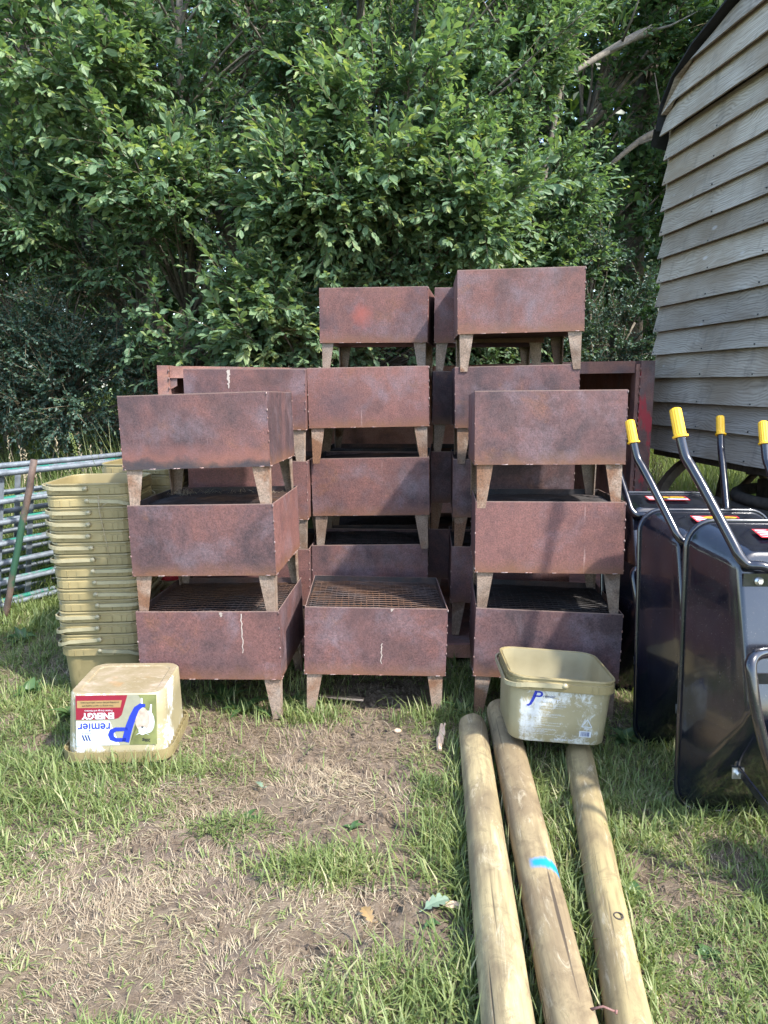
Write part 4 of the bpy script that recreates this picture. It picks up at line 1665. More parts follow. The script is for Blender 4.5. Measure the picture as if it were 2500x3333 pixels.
hurdle('nearest grey galvanised metal hurdle, behind the leaning pipe', (-2.83, 3.72, 0), ['galv'], seed=1)
hurdle('green painted tubular hurdle with worn paint, leaning between the grey ones', (-2.75, 3.95, .0), ['galv_green'], seed=2, lean=.13)
hurdle('rearmost grey metal hurdle of the leaning group, its top rail highest', (-2.86, 4.02, .03), ['galv'], seed=3, lean=.12)
a_, b_ = Vector((-2.284, 4.27, -.02)), Vector((-2.03, 4.29, .965))
mz = (b_ - a_).to_track_quat('Z', 'Y').to_matrix().to_4x4()
m = MB()
ln = (b_ - a_).length
m.tube([(0.002 * math.sin(k), 0.002 * math.cos(k * 2), ln * k / 10) for k in range(11)], [.0195] * 11, 12)
pp = m.build('metal_pipe', M['pipe'])
pp.matrix_world = Matrix.Translation(a_) @ mz
tag(pp, 'rusty pipe with old green paint, leaning upright in front of the hurdles', 'pipe')


# ------------------------------------------------------------------ vegetation
T_HI = np.array([(0, 0, 0), (.28, -.36, .05), (.28, .36, .05), (.32, 0, -.03), (.66, -.48, .01), (.66, .48, .01), (.68, 0, -.06), (1, 0, -.14)])
F_HI = np.array([(0, 3, 1), (0, 2, 3), (1, 3, 6), (1, 6, 4), (3, 2, 5), (3, 5, 6), (4, 6, 7), (6, 5, 7)])
T_LO = np.array([(0, 0, 0), (.48, -.5, .07), (.48, .5, .07), (1, 0, -.12)])
F_LO = np.array([(0, 3, 1), (0, 2, 3)])


def leaf_arrays(P, D, Nn, Ln, Wd, tint, hi):
    T, Ft = (T_HI, F_HI) if hi else (T_LO, F_LO)
    D = nrm(D)
    S = nrm(np.cross(D, Nn))
    U = np.cross(S, D)
    V = P[:, None] + D[:, None] * (T[None, :, 0:1] * Ln[:, None, None]) + S[:, None] * (T[None, :, 1:2] * Wd[:, None, None]) + U[:, None] * (T[None, :, 2:3] * Ln[:, None, None])
    n = len(P)
    F = Ft[None] + (np.arange(n) * len(T))[:, None, None]
    return V.reshape(-1, 3), F.reshape(-1, 3), np.repeat(tint, len(T))


def sprays(P0, D0, ln, nleaf, leaf_len, ratio, droop, tip_yel, g, spread=.9):
    """leaves set alternately along curved twigs; returns leaf arrays and twig polylines"""
    n = len(P0)
    D0 = nrm(D0)
    t = (np.arange(nleaf) + .6) / nleaf
    t = t[None, :] + g.uniform(-.03, .03, (n, nleaf))
    sag = np.zeros((n, 1, 3))
    sag[:, 0, 2] = g.normal(droop, .12, n)
    pos = P0[:, None] + D0[:, None] * (t * ln[:, None])[..., None] + sag * (t ** 2 * ln[:, None])[..., None]
    tan = nrm(D0[:, None] + 2 * sag * t[..., None])
    up = np.array([0, 0, 1.0])
    side = nrm(np.cross(tan, up))
    up2 = np.cross(side, tan)
    az = np.arange(nleaf)[None, :] * math.pi + g.normal(0, .75, (n, nleaf)) + g.uniform(-.5, .5, (n, 1))
    perp = side * np.cos(az)[..., None] + up2 * np.sin(az)[..., None] * .8
    k = spread * (1 - .5 * t)[..., None]
    D = nrm(tan * .75 + perp * k + np.array([0, 0, -.12]) + g.normal(0, .16, (n, nleaf, 3)))
    Nn = nrm(up * .9 + g.normal(0, .42, (n, nleaf, 3)) + np.array([.12, -.32, 0]) + tan * -.3)
    sz = leaf_len * (1.0 - .38 * np.abs(t - .45) * 2) * g.uniform(.7, 1.25, (n, nleaf))
    tint = np.clip(g.normal(.40, .17, (n, nleaf)) + .22 * (t - .5) + g.normal(0, .10, (n, 1)), 0, .86)
    yel = (t > .86) & (g.random((n, 1)) < tip_yel)
    tint = np.where(yel, g.uniform(.9, 1.0, (n, nleaf)), tint)
    sz = np.where(yel, sz * .8, sz)
    tw = P0[:, None] + D0[:, None] * (np.linspace(-.05, .95, 5)[None] * ln[:, None])[..., None] + sag * (np.linspace(-.05, .95, 5)[None] ** 2 * ln[:, None])[..., None]
    return pos.reshape(-1, 3), D.reshape(-1, 3), Nn.reshape(-1, 3), sz.ravel(), (sz * ratio * g.uniform(.85, 1.15, sz.shape)).ravel(), tint.ravel(), tw


def tubes_np(PL, r0, r1, ns=3):
    """many thin tubes at once: PL (n,k,3)"""
    n, k, _ = PL.shape
    d = nrm(np.gradient(PL, axis=1))
    a = nrm(np.cross(d, np.array([.31, .17, .93])))
    b = np.cross(d, a)
    rad = (r0[:, None] + (r1 - r0)[:, None] * np.linspace(0, 1, k)[None])[..., None, None]
    an = np.arange(ns) * 2 * math.pi / ns
    V = PL[:, :, None] + rad * (a[:, :, None] * np.cos(an)[None, None, :, None] + b[:, :, None] * np.sin(an)[None, None, :, None])
    idx = np.arange(n * k * ns).reshape(n, k, ns)
    q0 = idx[:, :-1]
    q1 = idx[:, 1:]
    F = np.stack([q0, np.roll(q0, -1, 2), np.roll(q1, -1, 2), q1], -1).reshape(-1, 4)
    return V.reshape(-1, 3), F


LEAF_ME = {}


def single_leaf_mesh(mat, tintv):
    key = (mat.name, round(tintv, 1))
    if key not in LEAF_ME:
        me = bpy.data.meshes.new('leaf')
        me.from_pydata([tuple(p) for p in T_HI * np.array([1, .50, 1])], [], [tuple(int(i) for i in f) for f in F_HI])
        a = me.attributes.new('tint', 'FLOAT', 'POINT')
        a.data.foreach_set('value', np.full(8, key[1], np.float32))
        me.materials.append(mat)
        LEAF_ME[key] = me
    return LEAF_ME[key]


def tree(name, label, cat, base, stems, crowns, ntips, nsp, sp_len, nleaf, leaf_len, ratio, mat, bark, seed, hi=True, singles=0, tip_yel=.4, front=.6, droop=-.05, up=.25, group=None, limb_r=.014, spread=.9):
    """stems: [(top point, r0, r1)]; crowns: [(centre, radii, weight)]"""
    g = np.random.default_rng(seed)
    bz = float(gz(np.array([base[0]]), np.array([base[1]]))[0])
    B = np.array([base[0], base[1], bz - .08])
    root = empty(name, label, cat, tuple(B), group=group)
    stem_pl = []
    for k, (top, r0, r1) in enumerate(stems):
        top = np.array(top, float)
        m = MB()
        off = np.array([g.normal(0, .12), g.normal(0, .12), 0]) * (0 if k == 0 else 1)
        p0 = B + off
        P = []
        for q in np.linspace(0, 1, 9):
            p = p0 + (top - p0) * q
            p = p + np.array([math.sin(q * 5 + seed + k), math.cos(q * 4 + seed * 2 + k), 0]) * .09 * math.sin(q * 3.14)
            P.append(p)
        stem_pl.append(np.array(P))
        m.tube([tuple(p - B) for p in P], [r0 + (r1 - r0) * q + (.35 * r0 * max(0, .12 - q) / .12) for q in np.linspace(0, 1, 9)], 9)
        m.build('trunk', M[bark], root)
    # branch tips
    tips, cen, tof = [], [], []
    ws = np.array([c[2] for c in crowns], float)
    cnt = np.maximum(1, (ws / ws.sum() * ntips).astype(int))
    for (c, r, *wt_), n in zip(crowns, cnt):
        u = nrm(g.normal(0, 1, (n, 3)))
        flip = g.random(n) < front
        u[:, 1] = np.where(flip, -np.abs(u[:, 1]), u[:, 1])
        rad = g.uniform(.45, 1.0, (n, 1)) ** .55
        tips.append(np.array(c) + u * rad * np.array(r))
        cen.append(np.repeat(np.array(c)[None], n, 0))
        tof.append(np.full(n, wt_[1] if len(wt_) > 1 else 0.0))
    tips = np.concatenate(tips)
    cen = np.concatenate(cen)
    tof = np.concatenate(tof)
    tips[:, 2] = np.maximum(tips[:, 2], bz + .25)
    # limbs from the nearest stem
    allp = np.concatenate(stem_pl)
    tgt = tips - np.array([0, 0, 1]) * (.25 + .35 * np.linalg.norm(tips[:, :2] - B[:2], axis=1))[:, None]
    di = np.linalg.norm(allp[None] - tgt[:, None], axis=2)
    st = allp[np.argmin(di, 1)]
    q = np.linspace(0, 1, 8)[None, :, None]
    mid = (st + tips) / 2 + np.array([0, 0, .12]) + g.normal(0, .12, st.shape)
    PL = st[:, None] * (1 - q) ** 2 + mid[:, None] * 2 * q * (1 - q) + tips[:, None] * q ** 2
    lens = np.linalg.norm(tips - st, axis=1)
    V, F = tubes_np(PL - B, np.clip(limb_r * (.5 + lens * .5), .006, .05), np.full(len(tips), .0035), 5)
    tag(np_mesh('branches', V, F, M[bark], None, root, True), kind='stuff')
    # sprays
    n = len(tips)
    ti = np.repeat(np.arange(n), nsp)
    f = g.uniform(.62, 1.0, len(ti))
    fi = f * 7
    i0 = np.minimum(fi.astype(int), 6)
    fr = (fi - i0)[:, None]
    P0 = PL[ti, i0] * (1 - fr) + PL[ti, i0 + 1] * fr
    outd = nrm(tips - cen)
    bd = nrm(tips - st)
    D0 = outd[ti] * .6 + bd[ti] * .45 + g.normal(0, .55, (len(ti), 3)) + np.array([0, -.18, up])
    ln = g.uniform(.6, 1.25, len(ti)) * sp_len
    pos, D, Nn, sz, wd, tint, tw = sprays(P0, D0, ln, nleaf, leaf_len, ratio, droop, tip_yel, g, spread)
    tint = np.clip(tint + np.repeat(tof[ti], nleaf), 0, np.maximum(tint, .92))
    if hi:      # young sprays carry bigger leaves than the shaded inside of the crown
        q_ = np.repeat(np.where(tof[ti] > 0, 1.12, .86), nleaf)
        sz, wd = sz * q_, wd * q_
    V, F = tubes_np(tw - B, np.full(len(tw), .0032), np.full(len(tw), .0012), 3)
    tag(np_mesh('twigs', V, F, M['twig'], None, root), kind='stuff')
    # the nearest leaves are objects of their own
    mask = np.ones(len(pos), bool)
    if singles:
        # those in front, spread over the crown
        sc_ = np.linalg.norm(pos - np.array([0, 0, 1.4]), axis=1) + g.uniform(0, .5, len(pos))
        inview = (np.abs(pos[:, 0] / pos[:, 1]) < .50) & (pos[:, 2] > 1.5) & ((pos[:, 2] - 1.4) / pos[:, 1] < .50)
        sc_ = np.where(inview, sc_, 99)
        pick = np.argsort(sc_)[:singles]
        mask[pick] = False
        for i in pick:
            d = Vector(D[i]).normalized()
            s = d.cross(Vector(Nn[i])).normalized()
            u = s.cross(d)
            l = float(sz[i])
            o = link('leaf', single_leaf_mesh(mat, float(tint[i])), root)
            p = pos[i] - B
            o.matrix_local = Matrix(((d.x * l, s.x * l, u.x * l, p[0]), (d.y * l, s.y * l, u.y * l, p[1]), (d.z * l, s.z * l, u.z * l, p[2]), (0, 0, 0, 1)))
    V, F, tn = leaf_arrays(pos[mask] - B, D[mask], Nn[mask], sz[mask], wd[mask], tint[mask], hi)
    tag(np_mesh('foliage', V, F, mat, {'tint': tn}, root), kind='stuff')
    return root


SC = dict(sp_len=.42, nleaf=15, leaf_len=.094, ratio=.50, mat=M['leaf_willow'], bark='bark_pale', tip_yel=.2)
tree('willow_tree', 'sallow tree with glossy leaves at the left, behind the bucket stack', 'tree', (-2.2, 7.4),
     [((-2.5, 7.0, 4.6), .09, .03), ((-1.7, 6.9, 4.9), .07, .025), ((-3.2, 7.3, 4.4), .06, .02)],
     [((-2.7, 6.9, 3.6), (1.3, 1.0, 1.2), 3), ((-1.6, 6.6, 2.6), (1.0, .9, 1.1), 3), ((-2.6, 6.9, 2.7), (.9, .8, .6), 1.6), ((-1.8, 6.8, 4.5), (1.4, 1.0, .9), 2), ((-3.7, 7.2, 4.6), (1.2, 1, .9), 1.8), ((-3.9, 7.4, 3.3), (1.1, .9, .9), 1.8), ((-1.2, 6.2, 1.8), (.6, .4, .4), 1.0, .22), ((-2.5, 5.9, 3.9), (.6, .35, .45), 1.3, .22), ((-1.9, 6.0, 3.1), (.5, .35, .35), 1.0, .22), ((-3.2, 6.3, 2.9), (.6, .35, .35), .9, .22)],
     230, 12, seed=11, singles=300, **SC)
tree('willow_tree', 'sallow tree in the centre whose bright sprays hang above the fire pits', 'tree', (-.35, 7.2),
     [((-.2, 6.8, 4.8), .10, .03), ((.35, 6.9, 5.0), .08, .025), ((-.8, 7.0, 4.7), .06, .02)],
     [((-.1, 6.5, 3.2), (1.15, .95, 1.15), 3.2), ((-.5, 6.6, 4.5), (1.2, .9, .9), 2.2), ((.7, 6.7, 4.3), (1.0, .9, 1.0), 2.2), ((.35, 6.7, 2.3), (.9, .8, .8), 2), ((-.6, 6.3, 2.0), (.6, .5, .45), 1.2), ((-.5, 5.9, 2.9), (.55, .35, .35), 1.5, .22), ((.05, 5.9, 3.4), (.5, .35, .4), 1.3, .22), ((.75, 6.0, 2.75), (.5, .35, .35), 1.2, .22), ((-1.1, 5.9, 1.95), (.35, .3, .3), .8, .22)],
     230, 12, seed=23, singles=300, **SC)
tree('willow_tree', 'sallow tree right of centre with dense mid green foliage above the highest fire pit', 'tree', (1.35, 7.9),
     [((1.3, 7.5, 4.9), .09, .03), ((1.8, 7.8, 4.6), .06, .02)],
     [((1.15, 7.3, 3.4), (.75, .8, 1.1), 3), ((1.0, 7.4, 4.7), (.8, .9, .8), 2), ((1.45, 7.3, 2.4), (.55, .6, .8), 2.0), ((.9, 7.4, 2.0), (.7, .6, .6), 1.2)],
     170, 11, seed=37, singles=120, **SC)
SM = dict(sp_len=.34, nleaf=15, leaf_len=.045, ratio=.62, mat=M['leaf_thorn'], bark='bark', hi=False, tip_yel=.05)
tree('hawthorn_bush', 'dark blue green thorn bush with small leaves at the far left behind the hurdles', 'bush', (-3.3, 7.0),
     [((-3.4, 6.9, 2.3), .06, .02), ((-2.8, 6.8, 1.8), .05, .015), ((-3.9, 7.0, 2.1), .05, .015)],
     [((-3.3, 6.7, 1.95), (.95, .6, .75), 3.2), ((-2.75, 6.6, 1.35), (.85, .5, .6), 2.6), ((-4.0, 6.9, 1.6), (.9, .6, .9), 2.4)],
     190, 14, seed=41, **SM)
tree('hawthorn_bush', 'small leaved thorn bush with pale sprays between the highest fire pit and the hut', 'bush', (2.05, 7.7),
     [((2.0, 7.4, 2.4), .05, .015), ((1.6, 7.5, 2.1), .04, .012), ((2.5, 7.6, 2.0), .04, .012)],
     [((1.9, 7.3, 2.0), (.75, .6, .8), 3), ((1.5, 7.2, 1.5), (.6, .5, .5), 1.6), ((2.4, 7.4, 1.6), (.7, .6, .6), 1.6)],
     95, 12, seed=43, **SM)
tree('hawthorn_bush', 'low shaded thorn bush directly behind the container top', 'bush', (.2, 7.9),
     [((.2, 7.7, 2.0), .05, .015), ((-.5, 7.8, 1.9), .04, .012)],
     [((.3, 7.6, 1.6), (1.1, .5, .6), 3), ((-.9, 7.7, 1.5), (1.0, .5, .6), 2.4)],
     95, 11, seed=47, **SM)
SO = dict(sp_len=.5, nleaf=12, leaf_len=.115, ratio=.58, mat=M['leaf_oak'], bark='bark', hi=False, tip_yel=.12, droop=-.1)
tree('oak_tree', 'big dark oak with thick level limbs behind the hut', 'tree', (3.2, 10.0),
     [((3.3, 9.8, 7.5), .26, .10), ((1.6, 9.2, 5.2), .12, .04), ((4.9, 9.6, 5.6), .12, .04), ((2.2, 8.8, 4.1), .09, .03)],
     [((2.4, 9.2, 5.0), (1.3, 1.0, 1.0), 2.6), ((3.9, 9.4, 5.6), (1.5, 1.2, 1.2), 2.6), ((2.9, 9.2, 3.4), (1.2, .9, .7), 2), ((4.4, 9.6, 3.6), (1.3, 1, .8), 2), ((3.3, 9.4, 6.8), (1.8, 1.4, .9), 2.2), ((2.8, 9.6, 2.0), (1.1, .7, .7), 1.4)],
     220, 11, seed=53, limb_r=.022, **SO)
tree('oak_tree', 'tall shaded oak rising behind the left sallow', 'tree', (-3.2, 10.6),
     [((-3.0, 10.3, 7.6), .22, .09), ((-4.6, 10.2, 5.8), .11, .04), ((-1.7, 10.0, 5.6), .10, .04)],
     [((-3.2, 10.0, 5.6), (2.1, 1.2, 1.2), 3), ((-1.2, 10.0, 5.4), (1.6, 1.1, 1.1), 2), ((-4.9, 10.2, 4.6), (1.4, 1.1, 1.2), 2), ((-4.9, 10.0, 2.7), (1.4, .9, 1.0), 2), ((-2.6, 10.3, 1.9), (1.6, .8, .8), 1.4), ((-2.2, 10.1, 3.6), (1.8, .9, .9), 2), ((-3.4, 10.2, 6.9), (2.0, 1.3, .9), 2)],
     260, 10, seed=59, limb_r=.022, **SO)
tree('oak_tree', 'tall shaded oak rising behind the centre of the thicket', 'tree', (.7, 10.9),
     [((.6, 10.6, 7.6), .22, .09), ((-.5, 10.4, 5.6), .10, .04), ((1.7, 10.5, 5.6), .10, .04)],
     [((.5, 10.2, 5.6), (1.7, 1.1, 1.2), 2.6), ((1.2, 10.2, 4.0), (1.4, .9, 1.0), 2), ((-.4, 10.2, 3.6), (1.4, .9, .9), 2), ((.4, 10.4, 6.9), (1.8, 1.2, .9), 2), ((.8, 10.4, 2.4), (1.4, .7, .7), 1.5)],
     180, 10, seed=61, limb_r=.022, **SO)


tree('oak_tree', 'added oak behind the hut roof at the extreme upper right, its crown shading the bushes', 'tree', (5.4, 8.6),  # added tree, mostly out of view, placed to shade the right-hand thicket
     [((5.2, 8.0, 7.2), .2, .08), ((4.4, 7.8, 6.0), .1, .04)],
     [((4.9, 7.3, 6.2), (1.5, 1.2, 1.3), 3), ((3.9, 8.2, 5.6), (.9, .9, .9), 1.6), ((5.6, 7.6, 4.6), (1.2, 1.0, .9), 1.5)],
     110, 10, seed=67, limb_r=.02, **SO)


# thin pale stems standing in the thicket
def bare_stem(label, P, r0, r1, bark='bark_pale'):
    b = Vector(P[0])
    root = empty('tree_stem', label, 'tree', tuple(b))
    m = MB()
    C = catmull([Vector(p) - b for p in P], 5)
    n = len(C)
    m.tube([tuple(c) for c in C], [r0 + (r1 - r0) * i / (n - 1) for i in range(n)], 8)
    t = m.build('trunk', M[bark], root)
    for k in range(4):
        i = int(n * (.35 + .15 * k))
        m = MB()
        d = Vector((random.uniform(-1, 1), random.uniform(-.6, .2), random.uniform(.1, .6))).normalized()
        p = C[min(i, n - 1)]
        m.tube([tuple(p), tuple(p + d * .25), tuple(p + d * .5 + Vector((0, 0, .06)))], [r1 * .7, r1 * .5, .004], 5)
        m.build('branch', M[bark], root)


bare_stem('pale upright stem in the left of the thicket, seen through the leaves', [(-2.15, 7.0, .3), (-2.12, 6.95, 1.6), (-2.1, 6.9, 2.6), (-2.2, 6.9, 3.6)], .055, .03)
bare_stem('pale slanting stem at the upper left of the thicket', [(-.95, 7.1, .3), (-1.2, 6.9, 2.2), (-1.7, 6.7, 3.4), (-2.3, 6.6, 4.4)], .06, .03)
bare_stem('dark leaning stem low in the left thicket beside the container', [(-1.75, 6.8, .2), (-1.95, 6.8, .9), (-2.05, 6.85, 1.5), (-2.2, 6.9, 2.1)], .06, .035, 'bark')
bare_stem('long pale level branch beneath the oak at upper right', [(3.2, 9.2, 5.3), (2.6, 8.1, 4.85), (2.1, 7.7, 4.5), (1.75, 7.5, 4.25)], .055, .022)
bare_stem('dark level limb reaching across behind the hut eave', [(4.0, 8.6, 3.9), (3.1, 8.0, 3.95), (2.6, 7.8, 3.8), (2.2, 7.7, 3.5)], .06, .02, 'bark')


def woodland():
    g = np.random.default_rng(97)
    n = 110000
    P = np.stack([g.uniform(-13, 13, n), 12.2 + g.uniform(0, 4.5, n) + 1.2 * np.sin(np.linspace(0, 60, n)), g.uniform(0, 1, n) ** .9 * 11.0], 1)
    keep = (vn(P[:, 0], P[:, 2], .9) + .4 * vn(P[:, 0], P[:, 2], 2.7)) > np.where(P[:, 2] > 5.5, .26, -1)
    keep &= ~((P[:, 2] < 1.3) & (vn(P[:, 0], P[:, 2] * .5, 1.3) > .62))
    P = P[keep]
    n = len(P)
    D = nrm(g.normal(0, 1, (n, 3)) + np.array([0, -.4, -.1]))
    Nn = nrm(g.normal(0, .6, (n, 3)) + np.array([0, -.4, .7]))
    sz = g.uniform(.16, .34, n)
    V, F, tn = leaf_arrays(P, D, Nn, sz, sz * .6, np.clip(g.normal(.4, .2, n), 0, 1), False)
    tag(np_mesh('woodland', V, F, M['leaf_wood'], {'tint': tn}), 'dense shaded woodland closing the view behind the oaks', 'woodland', kind='stuff')


woodland()


# ------------------------------------------------------------------ grass
def blades(x, y, h, wd, lean, tint, g, z=None, flow=None):
    n = len(x)
    base = np.stack([x, y, gz(x, y) - .004 if z is None else z], 1)
    az = g.uniform(0, 2 * math.pi, n) if flow is None else flow * 5.5 + g.normal(0, .75, n)
    d = np.stack([np.cos(az), np.sin(az), np.zeros(n)], 1)
    s = np.stack([-np.sin(az), np.cos(az), np.zeros(n)], 1)
    up = np.array([0, 0, 1.0])
    c, sn = np.cos(lean)[:, None], np.sin(lean)[:, None]
    l2 = np.minimum(lean + g.uniform(.1, .9, n), 1.9)
    c2, s2 = np.cos(l2)[:, None], np.sin(l2)[:, None]
    p1 = base + (up * c + d * sn) * (h * .5)[:, None]
    p2 = p1 + (up * c2 + d * s2) * (h * .5)[:, None]
    gzz = base[:, 2]
    p1[:, 2] = np.maximum(p1[:, 2], gzz + .006)
    p2[:, 2] = np.maximum(p2[:, 2], gzz + .004)
    w_ = (wd / 2)[:, None]
    V = np.stack([base - s * w_ * .8, base + s * w_ * .8, p1 - s * w_, p1 + s * w_, p2], 1).reshape(-1, 3)
    F = np.array([(0, 1, 3), (0, 3, 2), (2, 3, 4)])[None] + (np.arange(n) * 5)[:, None, None]
    return V, F.reshape(-1, 3), np.repeat(tint, 5)


POSTS = [((.352, 2.765), (.215, .55), .058), ((.483, 2.90), (.345, .35), .058), ((.724, 2.56), (.37, .45), .05)]


def off_posts(x, y):
    k = np.ones(len(x), bool)
    for (ax, ay), (bx, by), r in POSTS:
        t = np.clip((y - ay) / (by - ay), 0, 1)
        cx = ax + (bx - ax) * t
        k &= ~((np.abs(x - cx) < r) & (y < ay + .01))
    # nor inside the tubs
    k &= ~((np.abs(x + 1.0) < .21) & (np.abs(y - 2.735) < .2))
    k &= ~((np.abs(x + 1.27) < .17) & (np.abs(y - 3.37) < .17))
    return k


def scatter(n, y0, y1, g, xm=.86):
    y = g.uniform(y0 ** 2, y1 ** 2, n) ** .5
    x = g.uniform(-1, 1, n) * (xm * y + .15)
    return x, y


def make_grass():
    g = np.random.default_rng(5)
    Vs, Fs, Ts = [], [], []

    def push(v, f, t):
        Fs.append(f + sum(len(q) for q in Vs))
        Vs.append(v)
        Ts.append(t)
    # green, near yard
    x, y = scatter(420000, .8, 4.9, g)
    bare, dry, green = masks(x, y)
    clump = vn(x, y, 9) * .6 + vn(x, y, 23) * .5
    pr = np.clip(green * 1.1 - bare * 1.0 - dry * .22, .02, 1) * np.clip(clump * 1.7 - .18, .08, 1)
    k = (g.random(len(x)) < pr) & off_posts(x, y)
    x, y, green, clump, dry = x[k], y[k], green[k], clump[k], dry[k]
    h = (.022 + .042 * green * np.clip(clump, .3, 1.2)) * g.uniform(.6, 1.5, len(x))
    lean = np.abs(g.normal(.9, .5, len(x))) + .3 * dry
    tint = np.clip(g.normal(.56, .22, len(x)) + dry * .25 + (vn(x, y, 3.1) - .5) * .5, 0, 1)
    push(*blades(x, y, h, g.uniform(.0022, .0052, len(x)), lean, tint, g))
    # longer grass along the posts, tubs, barrows and pits
    edge = []
    for (ax, ay), (bx, by), r in POSTS:
        n = 1700
        t = g.random(n)
        sx = g.choice([-1, 1], n)
        ex = ax + (bx - ax) * t + sx * (r + np.abs(g.normal(.012, .022, n)))
        ey = ay + (by - ay) * t
        edge.append((ex, ey))
    for (cx, cy, rx, ry, n) in ((-1.0, 2.5, .25, .05, 700), (.62, 2.44, .25, .05, 400), (1.2, 2.2, .4, .08, 1600), (1.2, 2.65, .3, .1, 900), (-.3, 2.95, .1, .05, 300), (.24, 2.96, .1, .06, 380), (-1.3, 3.1, .3, .12, 900),
                                (-.35, 3.2, .10, .2, 450), (.34, 3.2, .07, .3, 500), (-2.2, 4.1, .4, .4, 1500), (-.9, 3.1, .3, .2, 600), (.19, 2.06, .07, .14, 700), (-.19, 1.94, .12, .05, 500), (-1.1, 2.32, .2, .1, 700), (.1, 1.48, .14, .08, 650), (-.47, 3.0, .1, .03, 150)):
        edge.append((g.normal(cx, rx, n), g.normal(cy, ry, n)))
    x = np.concatenate([e[0] for e in edge])
    y = np.concatenate([e[1] for e in edge])
    k = (y > 1.1) & off_posts(x, y)
    x, y = x[k], y[k]
    push(*blades(x, y, g.uniform(.04, .125, len(x)), g.uniform(.0026, .0058, len(x)), np.abs(g.normal(.6, .4, len(x))), np.clip(g.normal(.62, .2, len(x)), 0, 1), g))
    o = np_mesh('grass', np.concatenate(Vs), np.concatenate(Fs), M['grass'], {'tint': np.concatenate(Ts)})
    tag(o, 'green grass growing over the yard', 'grass', kind='stuff')
    # dry flattened straw
    x, y = scatter(580000, .8, 4.4, g)
    bare, dry, green = masks(x, y)
    pr = np.clip(.34 + dry * .55 - bare * .62, .02, 1) * np.clip(1.9 * vn(x, y, 11) * (.4 + vn(x, y, 3.7)) - .05, .05, 1)
    k = (g.random(len(x)) < pr) & off_posts(x, y)
    x, y = x[k], y[k]
    n = len(x)
    h = g.uniform(.018, .085, n) * np.clip(y / 2.2, .7, 1)
    lean = np.clip(g.normal(1.32, .28, n), .4, 1.6)
    V, F, T = blades(x, y, h, g.uniform(.0011, .0030, n) * np.clip(y / 2.2, .62, 1), lean, np.clip(g.normal(.5, .24, n) + (vn(x, y, 2.7) - .5) * .5, 0, 1), g, flow=vn(x, y, 4.3) * 1.2)
    tag(np_mesh('dry_grass', V, F, M['straw'], {'tint': T}), 'dry trodden straw coloured grass lying on the bare patches', 'dry grass', kind='stuff')
    # crumbs of earth on the bare patches
    x, y = scatter(36000, 1.15, 3.6, g)
    bare, dry, green = masks(x, y)
    k = (g.random(len(x)) < np.clip(bare * 1.2 - .15, .015, 1)) & off_posts(x, y)
    x, y = x[k], y[k]
    n = len(x)
    OCT = np.array([(1, 0, 0), (-1, 0, 0), (0, 1, 0), (0, -1, 0), (0, 0, 1), (0, 0, -1)], float)
    OF = np.array([(0, 2, 4), (2, 1, 4), (1, 3, 4), (3, 0, 4), (2, 0, 5), (1, 2, 5), (3, 1, 5), (0, 3, 5)])
    sz = g.uniform(.002, .010, n) * (.5 + g.random(n))
    V = np.stack([x, y, gz(x, y) + sz * .2], 1)[:, None] + OCT[None] * sz[:, None, None] * g.uniform(.5, 1.3, (n, 6, 3))
    F = OF[None] + (np.arange(n) * 6)[:, None, None]
    tag(np_mesh('soil_crumbs', V.reshape(-1, 3), F.reshape(-1, 3), M['soil']), 'crumbs of dry earth on the bare patches', 'earth', kind='stuff')
    # meadow behind
    Vs.clear(), Fs.clear(), Ts.clear()
    x = g.uniform(-7.0, 6.0, 120000)
    y = g.uniform(4.0, 9.5, 120000)
    k = ~((x > -1.5) & (x < 1.8) & (y > 4.3) & (y < 6.8))
    k &= np.abs(x) < .95 * y
    x, y = x[k], y[k]
    n = len(x)
    tall = sstep(4.6, 5.2, y) * np.clip(.35 + vn(x, y, 1.3), 0, 1)
    h = (.10 + (.50 + .38 * (x < -1.0)) * tall) * g.uniform(.5, 1.3, n)
    push(*blades(x, y, h, g.uniform(.004, .009, n), np.abs(g.normal(.35, .3, n)), np.clip(g.normal(.55, .22, n), 0, 1), g))
    o = np_mesh('meadow_grass', np.concatenate(Vs), np.concatenate(Fs), M['grass'], {'tint': np.concatenate(Ts)})
    tag(o, 'long green grass growing behind the hurdles and under the hut', 'grass', kind='stuff')
    # flowering stalks
    xs = np.concatenate([g.normal(-1.9, .35, 60), g.uniform(-3.6, -1.2, 45), g.normal(2.1, .25, 40)])
    ys = np.concatenate([g.normal(5.7, .3, 60), g.uniform(5.1, 6.4, 45), g.normal(6.0, .4, 40)])
    n = len(xs)
    zb = gz(xs, ys)
    hh = g.uniform(.45, .95, n)
    dx = g.normal(0, .12, n)
    dy = g.normal(0, .08, n)
    q = np.linspace(0, 1, 5)
    PL = np.stack([xs[:, None] + dx[:, None] * q ** 2, ys[:, None] + dy[:, None] * q ** 2, zb[:, None] + hh[:, None] * q], -1)
    V1, F1 = tubes_np(PL, np.full(n, .0020), np.full(n, .0011), 3)
    F1 = np.concatenate([F1[:, [0, 1, 2]], F1[:, [0, 2, 3]]])
    m_ = 9
    tip = np.repeat(PL[:, -1], m_, 0) - np.stack([np.zeros(n * m_), np.zeros(n * m_), np.tile(np.linspace(0, .10, m_), n)], 1)
    D = nrm(g.normal(0, .45, (n * m_, 3)) + np.array([0, 0, 1.0]))
    V2, F2, T2 = leaf_arrays(tip, D, nrm(g.normal(0, 1, (n * m_, 3))), g.uniform(.018, .035, n * m_), g.uniform(.006, .011, n * m_), np.full(n * m_, .85), False)
    V = np.concatenate([V1, V2])
    F = np.concatenate([F1, F2 + len(V1)])
    T = np.concatenate([np.full(len(V1), .75), T2])
